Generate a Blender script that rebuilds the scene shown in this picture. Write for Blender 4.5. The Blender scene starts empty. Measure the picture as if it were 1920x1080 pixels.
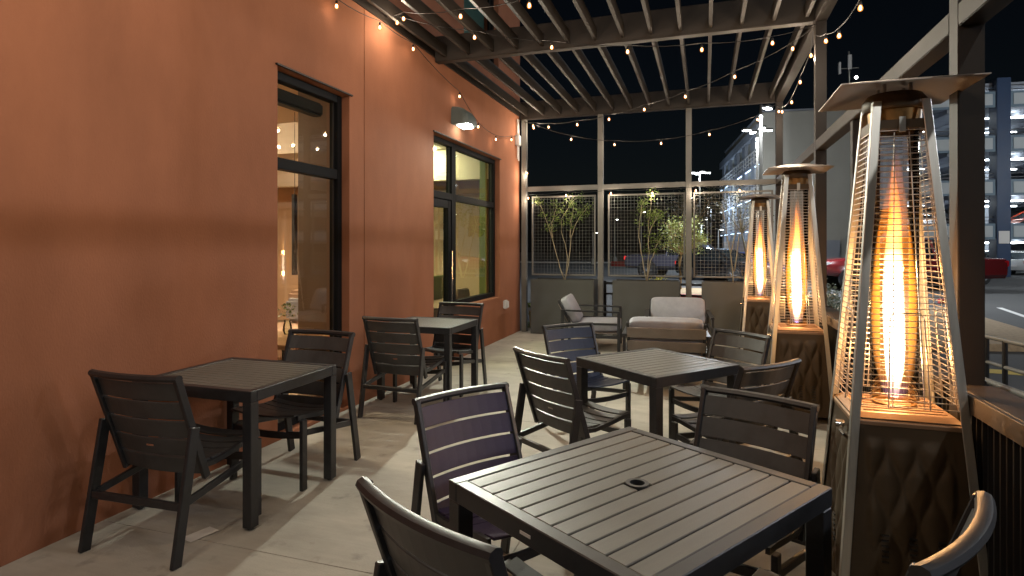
import bpy, bmesh, math, random
from math import sin, cos, pi, radians
from mathutils import Vector, Matrix, noise

S = bpy.context.scene
COL = S.collection
R = random.Random(7)

# ------------------------------------------------------------------ camera
cam_d = bpy.data.cameras.new('camera')
cam = bpy.data.objects.new('camera', cam_d); COL.objects.link(cam)
cam.location = (3.147, 0.0, 1.506)
cam.rotation_euler = (radians(90), 0, 0.317)
cam_d.sensor_width = 36.0; cam_d.lens = 36.0 * 1101.2 / 1920
cam_d.shift_y = -77.4 / 1920
cam_d.clip_start = 0.05; cam_d.clip_end = 1200
S.camera = cam

# ------------------------------------------------------------------ night sky, moon-low sun, exposure
W = bpy.data.worlds.new('World'); S.world = W; W.use_nodes = True
nt = W.node_tree; bg = nt.nodes['Background']
sky = nt.nodes.new('ShaderNodeTexSky'); sky.sky_type = 'NISHITA'; sky.sun_disc = False
SUN_EL, SUN_TRAVEL = radians(24), Vector((-0.22, 1.0, 0))
sky.sun_elevation = SUN_EL
sky.sun_rotation = math.atan2(-SUN_TRAVEL.x, -SUN_TRAVEL.y)
nt.links.new(sky.outputs[0], bg.inputs[0]); bg.inputs[1].default_value = 0.0008
sd = bpy.data.lights.new('sun', 'SUN'); sd.energy = 0.22; sd.angle = radians(0.6); sd.color = (1.0, 0.95, 0.88)
so = bpy.data.objects.new('sun', sd); COL.objects.link(so)
dv = SUN_TRAVEL.normalized() * cos(SUN_EL) + Vector((0, 0, -sin(SUN_EL)))
so.rotation_euler = dv.to_track_quat('-Z', 'Y').to_euler()
S.view_settings.view_transform = 'Standard'
try: S.view_settings.look = 'None'
except Exception: pass
S.view_settings.gamma = 1.0; S.view_settings.use_curve_mapping = False
S.view_settings.exposure = 0.0
S.render.engine = 'CYCLES'
S.cycles.use_denoising = True
S.cycles.max_bounces = 7; S.cycles.transparent_max_bounces = 32
S.cycles.sample_clamp_indirect = 4.0
S.cycles.use_light_tree = True
S.cycles.caustics_reflective = False; S.cycles.caustics_refractive = False

# ------------------------------------------------------------------ materials
def mat(name, col, rough=0.5, metal=0.0, var=0.0, vscale=4.0, bump=0.0, bscale=40.0, stretch=None, spec=0.5, col2=None, rvar=0.07):
    m = bpy.data.materials.new(name); m.use_nodes = True
    n = m.node_tree; L = n.links; p = n.nodes['Principled BSDF']
    p.inputs['Base Color'].default_value = (*col, 1); p.inputs['Roughness'].default_value = rough
    p.inputs['Metallic'].default_value = metal; p.inputs['Specular IOR Level'].default_value = spec
    if var or bump or col2:
        tc = n.nodes.new('ShaderNodeTexCoord'); mp = n.nodes.new('ShaderNodeMapping')
        if stretch: mp.inputs['Scale'].default_value = stretch
        L.new(tc.outputs['Object'], mp.inputs['Vector'])
    if var or col2:
        nz = n.nodes.new('ShaderNodeTexNoise'); nz.inputs['Scale'].default_value = vscale
        nz.inputs['Detail'].default_value = 6; nz.inputs['Roughness'].default_value = 0.62
        L.new(mp.outputs[0], nz.inputs['Vector'])
        rp = n.nodes.new('ShaderNodeValToRGB')
        rp.color_ramp.elements[0].position = 0.3; rp.color_ramp.elements[1].position = 0.7
        c2 = col2 or tuple(min(1, c * (1 + var)) for c in col)
        c1 = col if col2 else tuple(c * (1 - var) for c in col)
        rp.color_ramp.elements[0].color = (*c1, 1); rp.color_ramp.elements[1].color = (*c2, 1)
        L.new(nz.outputs['Fac'], rp.inputs[0]); L.new(rp.outputs[0], p.inputs['Base Color'])
        mr = n.nodes.new('ShaderNodeMapRange'); mr.inputs['To Min'].default_value = max(0, rough - rvar); mr.inputs['To Max'].default_value = min(1, rough + rvar * 1.4)
        L.new(nz.outputs['Fac'], mr.inputs['Value']); L.new(mr.outputs[0], p.inputs['Roughness'])
    if bump:
        bz = n.nodes.new('ShaderNodeTexNoise'); bz.inputs['Scale'].default_value = bscale; bz.inputs['Detail'].default_value = 5
        L.new(mp.outputs[0], bz.inputs['Vector'])
        b = n.nodes.new('ShaderNodeBump'); b.inputs['Strength'].default_value = bump; b.inputs['Distance'].default_value = 0.01
        L.new(bz.outputs['Fac'], b.inputs['Height']); L.new(b.outputs[0], p.inputs['Normal'])
    return m

def concrete_mat(name):
    m = mat(name, (0.33, 0.31, 0.27), 0.72, col2=(0.52, 0.49, 0.43), vscale=1.7, bump=0.15, bscale=90, stretch=(0.85, 1.4, 1), spec=0.35)
    n = m.node_tree; L = n.links; p = n.nodes['Principled BSDF']
    tc = n.nodes.new('ShaderNodeTexCoord'); mp = n.nodes.new('ShaderNodeMapping'); mp.inputs['Scale'].default_value = (1.3, 26, 1); mp.inputs['Rotation'].default_value = (0, 0, .03)
    L.new(tc.outputs['Object'], mp.inputs['Vector'])
    nz = n.nodes.new('ShaderNodeTexNoise'); nz.inputs['Scale'].default_value = 1.6; nz.inputs['Detail'].default_value = 7; L.new(mp.outputs[0], nz.inputs['Vector'])
    rp = n.nodes.new('ShaderNodeValToRGB'); rp.color_ramp.elements[0].position = .32; rp.color_ramp.elements[1].position = .72
    rp.color_ramp.elements[0].color = (.70, .68, .66, 1); rp.color_ramp.elements[1].color = (1.06, 1.05, 1.03, 1); L.new(nz.outputs['Fac'], rp.inputs[0])
    mx = n.nodes.new('ShaderNodeMixRGB'); mx.blend_type = 'MULTIPLY'; mx.inputs[0].default_value = .2
    sz = n.nodes.new('ShaderNodeTexNoise'); sz.inputs['Scale'].default_value = 7; sz.inputs['Detail'].default_value = 4; L.new(tc.outputs['Object'], sz.inputs['Vector'])
    sr = n.nodes.new('ShaderNodeMapRange'); sr.inputs['From Min'].default_value = .60; sr.inputs['From Max'].default_value = .72; sr.inputs['To Min'].default_value = 1; sr.inputs['To Max'].default_value = .70
    L.new(sz.outputs['Fac'], sr.inputs['Value'])
    old = p.inputs['Base Color'].links[0].from_socket; L.new(old, mx.inputs[1]); L.new(rp.outputs[0], mx.inputs[2]); m2 = n.nodes.new('ShaderNodeMixRGB'); m2.blend_type = 'MULTIPLY'; m2.inputs[0].default_value = 1; L.new(mx.outputs[0], m2.inputs[1]); L.new(sr.outputs[0], m2.inputs[2]); L.new(m2.outputs[0], p.inputs['Base Color'])
    return m

def emit(name, col, strength):
    m = bpy.data.materials.new(name); m.use_nodes = True; n = m.node_tree
    p = n.nodes['Principled BSDF']; p.inputs['Base Color'].default_value = (0.02, 0.02, 0.02, 1)
    p.inputs['Emission Color'].default_value = (*col, 1); p.inputs['Emission Strength'].default_value = strength
    return m

def glass_mat(name, tint=(0.92, 0.95, 0.92), refl=1.0, ior=1.7):
    m = bpy.data.materials.new(name); m.use_nodes = True; n = m.node_tree; L = n.links
    n.nodes.remove(n.nodes['Principled BSDF']); out = n.nodes['Material Output']
    t = n.nodes.new('ShaderNodeBsdfTransparent'); t.inputs[0].default_value = (*tint, 1)
    g = n.nodes.new('ShaderNodeBsdfGlossy'); g.inputs['Roughness'].default_value = 0.02; g.inputs[0].default_value = (refl, refl, refl, 1)
    f = n.nodes.new('ShaderNodeFresnel'); f.inputs[0].default_value = ior
    mx = n.nodes.new('ShaderNodeMixShader')
    L.new(f.outputs[0], mx.inputs[0]); L.new(t.outputs[0], mx.inputs[1]); L.new(g.outputs[0], mx.inputs[2]); L.new(mx.outputs[0], out.inputs[0])
    return m

def flame_vol(name, stops, zmax):
    """glowing gas: emission per metre, by height"""
    m = bpy.data.materials.new(name); m.use_nodes = True; n = m.node_tree; L = n.links
    n.nodes.remove(n.nodes['Principled BSDF']); out = n.nodes['Material Output']
    tc = n.nodes.new('ShaderNodeTexCoord'); sp = n.nodes.new('ShaderNodeSeparateXYZ'); L.new(tc.outputs['Object'], sp.inputs[0])
    mr = n.nodes.new('ShaderNodeMapRange'); mr.inputs['From Max'].default_value = zmax; L.new(sp.outputs['Z'], mr.inputs['Value'])
    rp = n.nodes.new('ShaderNodeValToRGB'); e = rp.color_ramp.elements
    while len(e) < len(stops): e.new(0.5)
    for k, (h, c, s) in enumerate(stops): e[k].position = h; e[k].color = (c[0] * s / 100, c[1] * s / 100, c[2] * s / 100, 1)
    L.new(mr.outputs[0], rp.inputs[0])
    em = n.nodes.new('ShaderNodeEmission'); em.inputs[1].default_value = 100; L.new(rp.outputs[0], em.inputs[0]); L.new(em.outputs[0], out.inputs['Volume'])
    return m

def flame_mat(name, stops, alpha, zmax):
    """stops: (height 0..1, (r,g,b), strength); alpha: opacity"""
    m = bpy.data.materials.new(name); m.use_nodes = True; n = m.node_tree; L = n.links
    n.nodes.remove(n.nodes['Principled BSDF']); out = n.nodes['Material Output']
    tc = n.nodes.new('ShaderNodeTexCoord'); sp = n.nodes.new('ShaderNodeSeparateXYZ'); L.new(tc.outputs['Object'], sp.inputs[0])
    mr = n.nodes.new('ShaderNodeMapRange'); mr.inputs['From Max'].default_value = zmax; L.new(sp.outputs['Z'], mr.inputs['Value'])
    rp = n.nodes.new('ShaderNodeValToRGB'); e = rp.color_ramp.elements
    while len(e) < len(stops): e.new(0.5)
    for k, (h, c, s) in enumerate(stops): e[k].position = h; e[k].color = (c[0] * s / 10, c[1] * s / 10, c[2] * s / 10, 1)
    L.new(mr.outputs[0], rp.inputs[0])
    em = n.nodes.new('ShaderNodeEmission'); em.inputs[1].default_value = 10; L.new(rp.outputs[0], em.inputs[0])
    tr = n.nodes.new('ShaderNodeBsdfTransparent'); mx = n.nodes.new('ShaderNodeMixShader'); mx.inputs[0].default_value = alpha
    L.new(tr.outputs[0], mx.inputs[1]); L.new(em.outputs[0], mx.inputs[2]); L.new(mx.outputs[0], out.inputs[0])
    return m

M = {}
M['stucco'] = mat('stucco', (0.335, 0.138, 0.074), 0.88, var=0.15, vscale=1.6, bump=0.26, bscale=110, stretch=(1, 1, .45), spec=0.22)
M['concrete'] = concrete_mat('concrete')
M['coat'] = mat('powder_coat', (0.021, 0.022, 0.025), 0.38, var=0.25, vscale=30, bump=0.05, bscale=500)
M['slat'] = mat('slat_coat', (0.054, 0.056, 0.057), 0.42, var=0.22, rvar=.12, vscale=9, bump=0.08, bscale=260, stretch=(1, 1, 1))
M['slat_plum_lit'] = mat('plum_lit_coat', (0.024, 0.016, 0.056), 0.46, var=0.15, vscale=9, bump=0.08, bscale=260)  # slat coat with reflected purple light put into its colour
M['slat_navy_lit'] = mat('navy_lit_coat', (0.010, 0.022, 0.060), 0.46, var=0.15, vscale=9, bump=0.08, bscale=260)  # same coat, reflected blue light put into its colour
M['top_slat'] = mat('tabletop_board', (0.118, 0.116, 0.102), 0.40, var=0.2, rvar=.14, vscale=5, bump=0.1, bscale=180, stretch=(1, 9, 1))
M['steel'] = mat('bronze_steel', (0.026, 0.020, 0.0155), 0.52, spec=0.4, var=0.14, vscale=3, bump=0.05, bscale=200)
M['post_gray'] = mat('grey_steel', (0.16, 0.155, 0.14), 0.5, var=0.1, vscale=4)
M['wire_gray'] = mat('galvanised_wire', (0.22, 0.22, 0.20), 0.5, metal=0.3)
M['black'] = mat('black_metal', (0.012, 0.012, 0.013), 0.42)
M['frame'] = mat('window_frame', (0.007, 0.008, 0.009), 0.6, spec=0.15)
M['planter'] = mat('planter_shell', (0.078, 0.080, 0.075), 0.62, var=0.08, vscale=3, bump=0.06, bscale=90)
M['soil'] = mat('soil', (0.06, 0.045, 0.03), 0.95, var=0.4, vscale=20, bump=0.8, bscale=30)
M['cushion'] = mat('cushion_cloth', (0.33, 0.33, 0.36), 0.9, var=0.08, vscale=12, bump=0.3, bscale=420, spec=0.2)
M['taupe'] = mat('taupe_slat', (0.21, 0.18, 0.155), 0.55, var=0.1, vscale=10)
M['alu'] = mat('brushed_aluminium', (0.66, 0.67, 0.64), 0.33, metal=0.85, var=0.08, vscale=6, stretch=(8, 8, 0.4))
M['bronze'] = mat('dark_bronze', (0.075, 0.052, 0.030), 0.50, metal=0.35, var=0.12, vscale=9)
M['deck'] = mat('deck_sheet', (0.34, 0.22, 0.14), 0.38, metal=0.5, var=0.1, vscale=8)
M['reflector'] = mat('reflector_sheet', (0.50, 0.44, 0.40), 0.30, metal=0.85, var=0.1, vscale=5)
M['burnt'] = mat('burnt_brass', (0.25, 0.14, 0.05), 0.4, metal=0.8, var=0.3, vscale=18)
M['wire'] = mat('guard_wire', (0.66, 0.62, 0.58), 0.34, metal=0.9)
M['cable'] = mat('cable_rubber', (0.015, 0.013, 0.012), 0.6)
M['white_box'] = mat('white_plastic', (0.62, 0.60, 0.58), 0.5)
M['chrome'] = mat('chrome', (0.7, 0.7, 0.72), 0.15, metal=1.0)
M['sconce'] = mat('sconce_green_grey', (0.11, 0.135, 0.125), 0.5)
M['glass'] = glass_mat('window_glass', (0.88, 0.93, 0.86), 0.95)
M['tinted'] = glass_mat('tinted_glass', (0.40, 0.56, 0.43), 0.95, 2.3)
M['clear'] = glass_mat('clear_tube', (0.97, 0.97, 0.95), 0.8)
M['asphalt'] = mat('asphalt', (0.042, 0.043, 0.044), 0.85, col2=(0.062, 0.062, 0.060), vscale=0.35, bump=0.3, bscale=60)
M['pavement'] = mat('pavement', (0.30, 0.29, 0.26), 0.85, var=0.15, vscale=1.5)
M['red_paint'] = mat('red_kerb_paint', (0.35, 0.02, 0.02), 0.6, var=0.2, vscale=5)
M['white_paint'] = mat('white_marking', (0.6, 0.6, 0.58), 0.7)
M['yellow_paint'] = mat('tactile_yellow', (0.5, 0.38, 0.08), 0.7, var=0.15, vscale=30)
M['sand'] = mat('sandy_gravel', (0.30, 0.22, 0.13), 0.95, var=0.3, vscale=12, bump=0.6, bscale=60)
M['hill'] = mat('hill', (0.010, 0.011, 0.013), 0.95)
M['gar_panel'] = mat('garage_panel', (0.46, 0.49, 0.49), 0.7, var=0.05, vscale=1.0)
M['gar_rim'] = mat('garage_rim', (0.14, 0.20, 0.25), 0.6)
M['gar_blue'] = mat('garage_blue', (0.006, 0.030, 0.085), 0.5, var=0.1, vscale=2)
M['gar_conc'] = mat('garage_concrete', (0.30, 0.32, 0.36), 0.8, var=0.12, vscale=0.6)
M['beige'] = mat('beige_render', (0.42, 0.405, 0.35), 0.85, var=0.06, vscale=0.4)
M['hotel_blue'] = mat('hotel_blue', (0.03, 0.075, 0.16), 0.4, var=0.2, vscale=0.6)
M['hotel_grey'] = mat('hotel_grey', (0.30, 0.32, 0.36), 0.7)
M['dark_glass'] = mat('dark_glass', (0.01, 0.014, 0.016), 0.06, spec=0.8)
M['tyre'] = mat('tyre_rubber', (0.015, 0.015, 0.015), 0.8)
M['rim'] = mat('alloy_rim', (0.55, 0.56, 0.58), 0.25, metal=0.8)
M['bark'] = mat('bark', (0.30, 0.19, 0.07), 0.85, var=0.25, vscale=20, bump=0.4, bscale=80)
M['stem'] = mat('pale_stem', (0.30, 0.26, 0.17), 0.8, var=0.2, vscale=30)
def leafm(n, c, c2):
    m = mat(n, c, 0.6, col2=c2, vscale=3.0); return m
M['leaf_pv'] = leafm('palo_verde_leaf', (0.16, 0.20, 0.04), (0.34, 0.36, 0.09))
M['leaf_young'] = leafm('young_leaf', (0.06, 0.11, 0.015), (0.17, 0.24, 0.04))
M['leaf_dim'] = leafm('dim_leaf', (0.05, 0.055, 0.025), (0.11, 0.11, 0.05))
M['leaf_yel'] = leafm('yellow_leaf', (0.42, 0.40, 0.02), (0.65, 0.60, 0.04))
M['leaf_silver'] = leafm('silver_leaf', (0.10, 0.13, 0.09), (0.30, 0.34, 0.27))
M['int_wall'] = mat('interior_wall', (0.62, 0.42, 0.27), 0.85, var=0.04, vscale=1)
M['int_ceil'] = mat('interior_ceiling', (0.78, 0.66, 0.52), 0.85)
M['int_floor'] = mat('interior_floor', (0.30, 0.21, 0.13), 0.5, var=0.2, vscale=3, stretch=(1, 8, 1))
M['shade_tan'] = mat('tan_panel', (0.15, 0.10, 0.062), 0.8, var=0.1, vscale=2, stretch=(1, 1, 0.3))
M['olive'] = mat('olive_drape', (0.16, 0.18, 0.025), 0.8, var=0.25, vscale=4, stretch=(8, 8, 0.2))
M['sofa'] = mat('sofa_cloth', (0.42, 0.27, 0.18), 0.9, var=0.08, vscale=8)
M['wood'] = mat('oak_top', (0.45, 0.27, 0.13), 0.5, var=0.2, vscale=4, stretch=(1, 10, 1))
M['petal'] = mat('petal', (0.75, 0.72, 0.55), 0.7)
M['paper'] = mat('paper', (0.72, 0.70, 0.66), 0.9)
M['filament'] = emit('filament', (1.0, 0.62, 0.34), 60.0)
M['bulb'] = flame_mat('amber_glass', [(0, (1.0, .34, .07), 2.2), (1, (1.0, .34, .07), 2.2)], .55, 1)
M['socket'] = mat('socket', (0.015, 0.013, 0.012), 0.5)
M['tube_light'] = emit('tube_light', (0.86, 0.95, 1.0), 21.0)
M['warm_strip'] = emit('warm_strip', (1.0, 0.76, 0.54), 230.0)
M['pendant_e'] = emit('pendant_glow', (1.0, 0.72, 0.42), 14.0)
M['lamp_head'] = emit('lamp_head', (0.88, 0.96, 1.0), 20.0)
M['lamp_far'] = emit('lamp_far', (0.95, 0.97, 0.9), 20.0)
M['sconce_lens'] = emit('sconce_lens', (0.93, 1.0, 0.90), 22.0)
M['tail'] = emit('tail_lamp', (1.0, 0.02, 0.02), 0.9)
M['tail_dim'] = mat('tail_lens', (0.5, 0.01, 0.015), 0.2)
M['head_lens'] = mat('head_lens', (0.6, 0.62, 0.65), 0.1)
M['blue_fill'] = emit('blue_fill', (0.55, 0.75, 1.0), 5.0)
M['teal_window_glow'] = mat('teal_window_glow', (0.20, 0.36, 0.34), 0.8)  # teal of a lit room and its reflection, put into a plain colour
M['neon'] = emit('neon_red', (1.0, 0.12, 0.08), 4.0)
M['flame_core'] = flame_vol('flame_core', [(0.0, (0.3, 0.3, 1.0), 6), (0.05, (1.0, 0.62, 0.45), 40), (0.13, (1.0, 0.84, 0.66), 130), (0.46, (1.0, 0.80, 0.54), 120), (0.60, (1.0, 0.52, 0.12), 60), (0.76, (1.0, 0.32, 0.04), 40), (1.0, (1.0, 0.22, 0.03), 24)], 1.12)
M['flame_veil'] = flame_vol('flame_veil', [(0.0, (0.35, 0.28, 1.0), 2), (0.08, (1.0, 0.34, 0.06), 5), (0.45, (1.0, 0.32, 0.03), 6.5), (0.75, (1.0, 0.26, 0.02), 7), (1.0, (1.0, 0.2, 0.03), 5)], 1.12)

def paint(name, col, rough=0.22):
    m = mat(name, col, rough, spec=0.6)
    p = m.node_tree.nodes['Principled BSDF']; p.inputs['Coat Weight'].default_value = 0.6; p.inputs['Coat Roughness'].default_value = 0.08
    return m
M['p_black'] = paint('paint_black', (0.010, 0.010, 0.011))
M['p_slate'] = paint('paint_slate', (0.055, 0.055, 0.075))
M['p_red'] = paint('paint_red', (0.11, 0.008, 0.010))
M['p_dkred'] = paint('paint_dark_red', (0.10, 0.010, 0.012))
M['p_blue'] = paint('paint_pale_blue', (0.20, 0.28, 0.40))
M['p_brblue'] = paint('paint_bright_blue', (0.02, 0.10, 0.45))
M['p_white'] = paint('paint_white', (0.55, 0.56, 0.56))
M['p_grey'] = paint('paint_grey', (0.10, 0.11, 0.12))
M['p_orange'] = paint('paint_orange', (0.55, 0.06, 0.02))

# ------------------------------------------------------------------ mesh helpers
class MB:
    def __init__(s): s.v = []; s.f = []
    def add(s, v, f):
        b = len(s.v); s.v += [tuple(p) for p in v]; s.f += [tuple(i + b for i in q) for q in f]; return s
    def box(s, x0, x1, y0, y1, z0, z1):
        return s.add([(x0, y0, z0), (x1, y0, z0), (x1, y1, z0), (x0, y1, z0), (x0, y0, z1), (x1, y0, z1), (x1, y1, z1), (x0, y1, z1)],
                     [(0, 3, 2, 1), (4, 5, 6, 7), (0, 1, 5, 4), (1, 2, 6, 5), (2, 3, 7, 6), (3, 0, 4, 7)])
    def bar(s, a, b, w, h, up=(0, 0, 1)):
        """rectangular bar from a to b, w across, h along up"""
        a, b = Vector(a), Vector(b); d = (b - a).normalized(); u = Vector(up); x = d.cross(u)
        if x.length < 1e-4: x = d.cross(Vector((0, 1, 0)))
        x.normalize(); u = x.cross(d).normalized()
        o = [x * (-w / 2) + u * (-h / 2), x * (w / 2) + u * (-h / 2), x * (w / 2) + u * (h / 2), x * (-w / 2) + u * (h / 2)]
        return s.add([a + q for q in o] + [b + q for q in o], [(0, 1, 2, 3), (7, 6, 5, 4), (0, 4, 5, 1), (1, 5, 6, 2), (2, 6, 7, 3), (3, 7, 4, 0)])
    def tube(s, pts, r, n=8, r2=None):
        pts = [Vector(p) for p in pts]; rings = []; m = len(pts)
        for k, p in enumerate(pts):
            d = (pts[min(k + 1, m - 1)] - pts[max(k - 1, 0)]).normalized()
            x = d.cross(Vector((0, 0, 1)))
            if x.length < 1e-3: x = Vector((1, 0, 0))
            x.normalize(); y = d.cross(x)
            rr = r if r2 is None else r + (r2 - r) * k / (m - 1)
            rings.append([p + (x * cos(2 * pi * i / n) + y * sin(2 * pi * i / n)) * rr for i in range(n)])
        v = [q for g in rings for q in g]; f = []
        for k in range(m - 1):
            for i in range(n):
                j = (i + 1) % n; f.append((k * n + i, k * n + j, (k + 1) * n + j, (k + 1) * n + i))
        f.append(tuple(range(n - 1, -1, -1))); f.append(tuple((m - 1) * n + i for i in range(n)))
        return s.add(v, f)
    def lathe(s, prof, n=20, c=(0, 0, 0), axis='z', cap=True):
        v = []; f = []; m = len(prof)
        for r, z in prof:
            for i in range(n):
                a = 2 * pi * i / n; p = (r * cos(a), r * sin(a), z)
                if axis == 'x': p = (z, r * cos(a), r * sin(a))
                if axis == 'y': p = (r * sin(a), z, r * cos(a))
                v.append((p[0] + c[0], p[1] + c[1], p[2] + c[2]))
        for k in range(m - 1):
            for i in range(n):
                j = (i + 1) % n; f.append((k * n + i, k * n + j, (k + 1) * n + j, (k + 1) * n + i))
        if cap: f.append(tuple(range(n - 1, -1, -1))); f.append(tuple((m - 1) * n + i for i in range(n)))
        return s.add(v, f)
    def prism(s, poly, a, b, axis='y'):
        """poly: list of 2-D points extruded from a to b along axis"""
        def P(p, t): return {'y': (p[0], t, p[1]), 'x': (t, p[0], p[1]), 'z': (p[0], p[1], t)}[axis]
        n = len(poly); v = [P(p, a) for p in poly] + [P(p, b) for p in poly]
        f = [tuple(range(n - 1, -1, -1)), tuple(range(n, 2 * n))] + [(i, (i + 1) % n, n + (i + 1) % n, n + i) for i in range(n)]
        return s.add(v, f)
    def loft(s, rings, cap=True):
        n = len(rings[0]); v = [p for g in rings for p in g]; f = []
        for k in range(len(rings) - 1):
            for i in range(n):
                j = (i + 1) % n; f.append((k * n + i, k * n + j, (k + 1) * n + j, (k + 1) * n + i))
        if cap: f.append(tuple(range(n - 1, -1, -1))); f.append(tuple((len(rings) - 1) * n + i for i in range(n)))
        return s.add(v, f)
    def build(s, name, m, parent=None, loc=None, bevel=0, smooth=False, recalc=True):
        me = bpy.data.meshes.new(name); me.from_pydata(s.v, [], s.f); me.update()
        if bevel or recalc:
            bm = bmesh.new(); bm.from_mesh(me)
            if recalc: bmesh.ops.recalc_face_normals(bm, faces=bm.faces)
            if bevel:
                ed = [e for e in bm.edges if e.is_manifold and e.calc_face_angle(0) > 0.5]
                bmesh.ops.bevel(bm, geom=ed, offset=bevel, segments=1 if bevel < 0.004 else 2, affect='EDGES', clamp_overlap=True)
            bm.to_mesh(me); bm.free()
        if smooth:
            for p in me.polygons: p.use_smooth = True
            if smooth != 'all':
                try: me.set_sharp_from_angle(angle=radians(38))
                except Exception: pass
        me.materials.append(M[m] if isinstance(m, str) else m)
        o = bpy.data.objects.new(name, me); COL.objects.link(o)
        if parent: o.parent = parent
        if loc: o.location = loc
        return o

def thing(name, label, cat, loc=(0, 0, 0), rz=0.0, group=None):
    o = bpy.data.objects.new(name, None); COL.objects.link(o); o.empty_display_size = 0.2
    o.location = loc; o.rotation_euler = (0, 0, rz); o['label'] = label; o['category'] = cat
    if group: o['group'] = group
    return o
def tag(o, label, cat, group=None):
    o['label'] = label; o['category'] = cat
    if group: o['group'] = group
    return o
def struct(o): o['kind'] = 'structure'; return o
def stuff(o): o['kind'] = 'stuff'; return o
KIDS = None
def copy_tree(o, parent=None):
    c = o.copy(); COL.objects.link(c)
    if parent: c.parent = parent
    for ch in kids(o): copy_tree(ch, c)
    return c
def kids(o): return [k for k in COL.objects if k.parent == o]
def dup(root, label, loc, rz=0.0, scale=1.0):
    c = copy_tree(root); c['label'] = label; c.location = loc; c.rotation_euler = (0, 0, rz); c.scale = (scale,) * 3
    return c
def box(name, m, parent, x0, x1, y0, y1, z0, z1, bevel=0.0): return MB().box(x0, x1, y0, y1, z0, z1).build(name, m, parent, bevel=bevel)

# ================================================================== GROUND
LOT = -0.30
struct(MB().add([(-500, -400, LOT), (600, -400, LOT), (600, 800, LOT), (-500, 800, LOT)], [(0, 1, 2, 3)]).build('parking_lot', 'asphalt', recalc=False))
floor = struct(box('patio_floor', 'soil', None, -0.02, 4.45, -3.0, 10.5, LOT + 0.004, -0.02))
xs = [0.0, 2.25, 4.44]; ys = [-3.0, -0.1, 2.37, 4.85, 7.3, 10.48]
for i in range(2):
    for j in range(5):
        MB().box(xs[i] + 0.0012, xs[i + 1] - 0.0012, ys[j] + 0.0015, ys[j + 1] - 0.0015, -0.05, 0).build('slab', 'concrete', floor, bevel=0.0015)

# far road edge, island with tree, kerbs
def quad_strip(name, m, pts, z, w, h, parent=None):
    mb = MB()
    for a, b in zip(pts[:-1], pts[1:]): mb.bar((a[0], a[1], z + h / 2), (b[0], b[1], z + h / 2), w, h)
    return mb.build(name, m, parent)
struct(quad_strip('pavement', 'pavement', [(-40, 61.5), (-5.2, 65.2)], LOT, 3.0, 0.14))
struct(quad_strip('red_kerb', 'red_paint', [(-5.0, 55.0), (-1.6, 52.0)], LOT, 0.5, 0.45))
struct(MB().prism([(0.9, 22.0), (6.2, 19.8), (7.6, 23.2), (5.5, 24.8), (1.2, 24.8)], LOT + 0.005, LOT + 0.14, 'z').build('planting_island', 'sand'))
struct(quad_strip('island_kerb', 'red_paint', [(0.85, 21.9), (6.2, 19.7)], LOT, 0.18, 0.16))
struct(quad_strip('garage_kerb', 'red_paint', [(10.2, 21.9), (10.75, 21.9)], LOT, 0.2, 0.15))
struct(MB().prism([(4.9, 11.5), (9.2, 12.5), (9.6, 19.0), (5.8, 19.2)], LOT + 0.005, LOT + 0.13, 'z').build('planting_bed', 'sand'))
struct(MB().add([(6.5, 10.15, LOT + .004), (9.8, 9.75, LOT + .004), (9.85, 10.1, LOT + .004), (6.55, 10.5, LOT + .004)], [(0, 1, 2, 3)]).build('tactile_paving', 'yellow_paint', recalc=False))
for k, (x, y) in enumerate([(10.5, 16.0), (13.2, 15.7), (16.0, 15.2)]):
    struct(MB().add([(x, y, LOT + .004), (x + .15, y, LOT + .004), (x + 1.0, y + 5, LOT + .004), (x + .85, y + 5, LOT + .004)], [(0, 1, 2, 3)]).build('parking_line', 'white_paint', recalc=False))

# hills on the dark horizon
mb = MB(); top = []; bot = []
for i in range(61):
    x = -260 + i * 9.0; h = 12 + 14 * noise.noise(Vector((x * .012, 3.1, 0))) + 5 * noise.noise(Vector((x * .05, 1.1, 0))) + 8
    top.append((x, 260 + 25 * sin(i * .2), h)); bot.append((x, 180, LOT - 0.1))
mb.v = bot + top; mb.f = [(i, i + 1, 62 + i, 61 + i) for i in range(60)]
struct(mb.build('hills', 'hill', smooth='all'))

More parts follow.
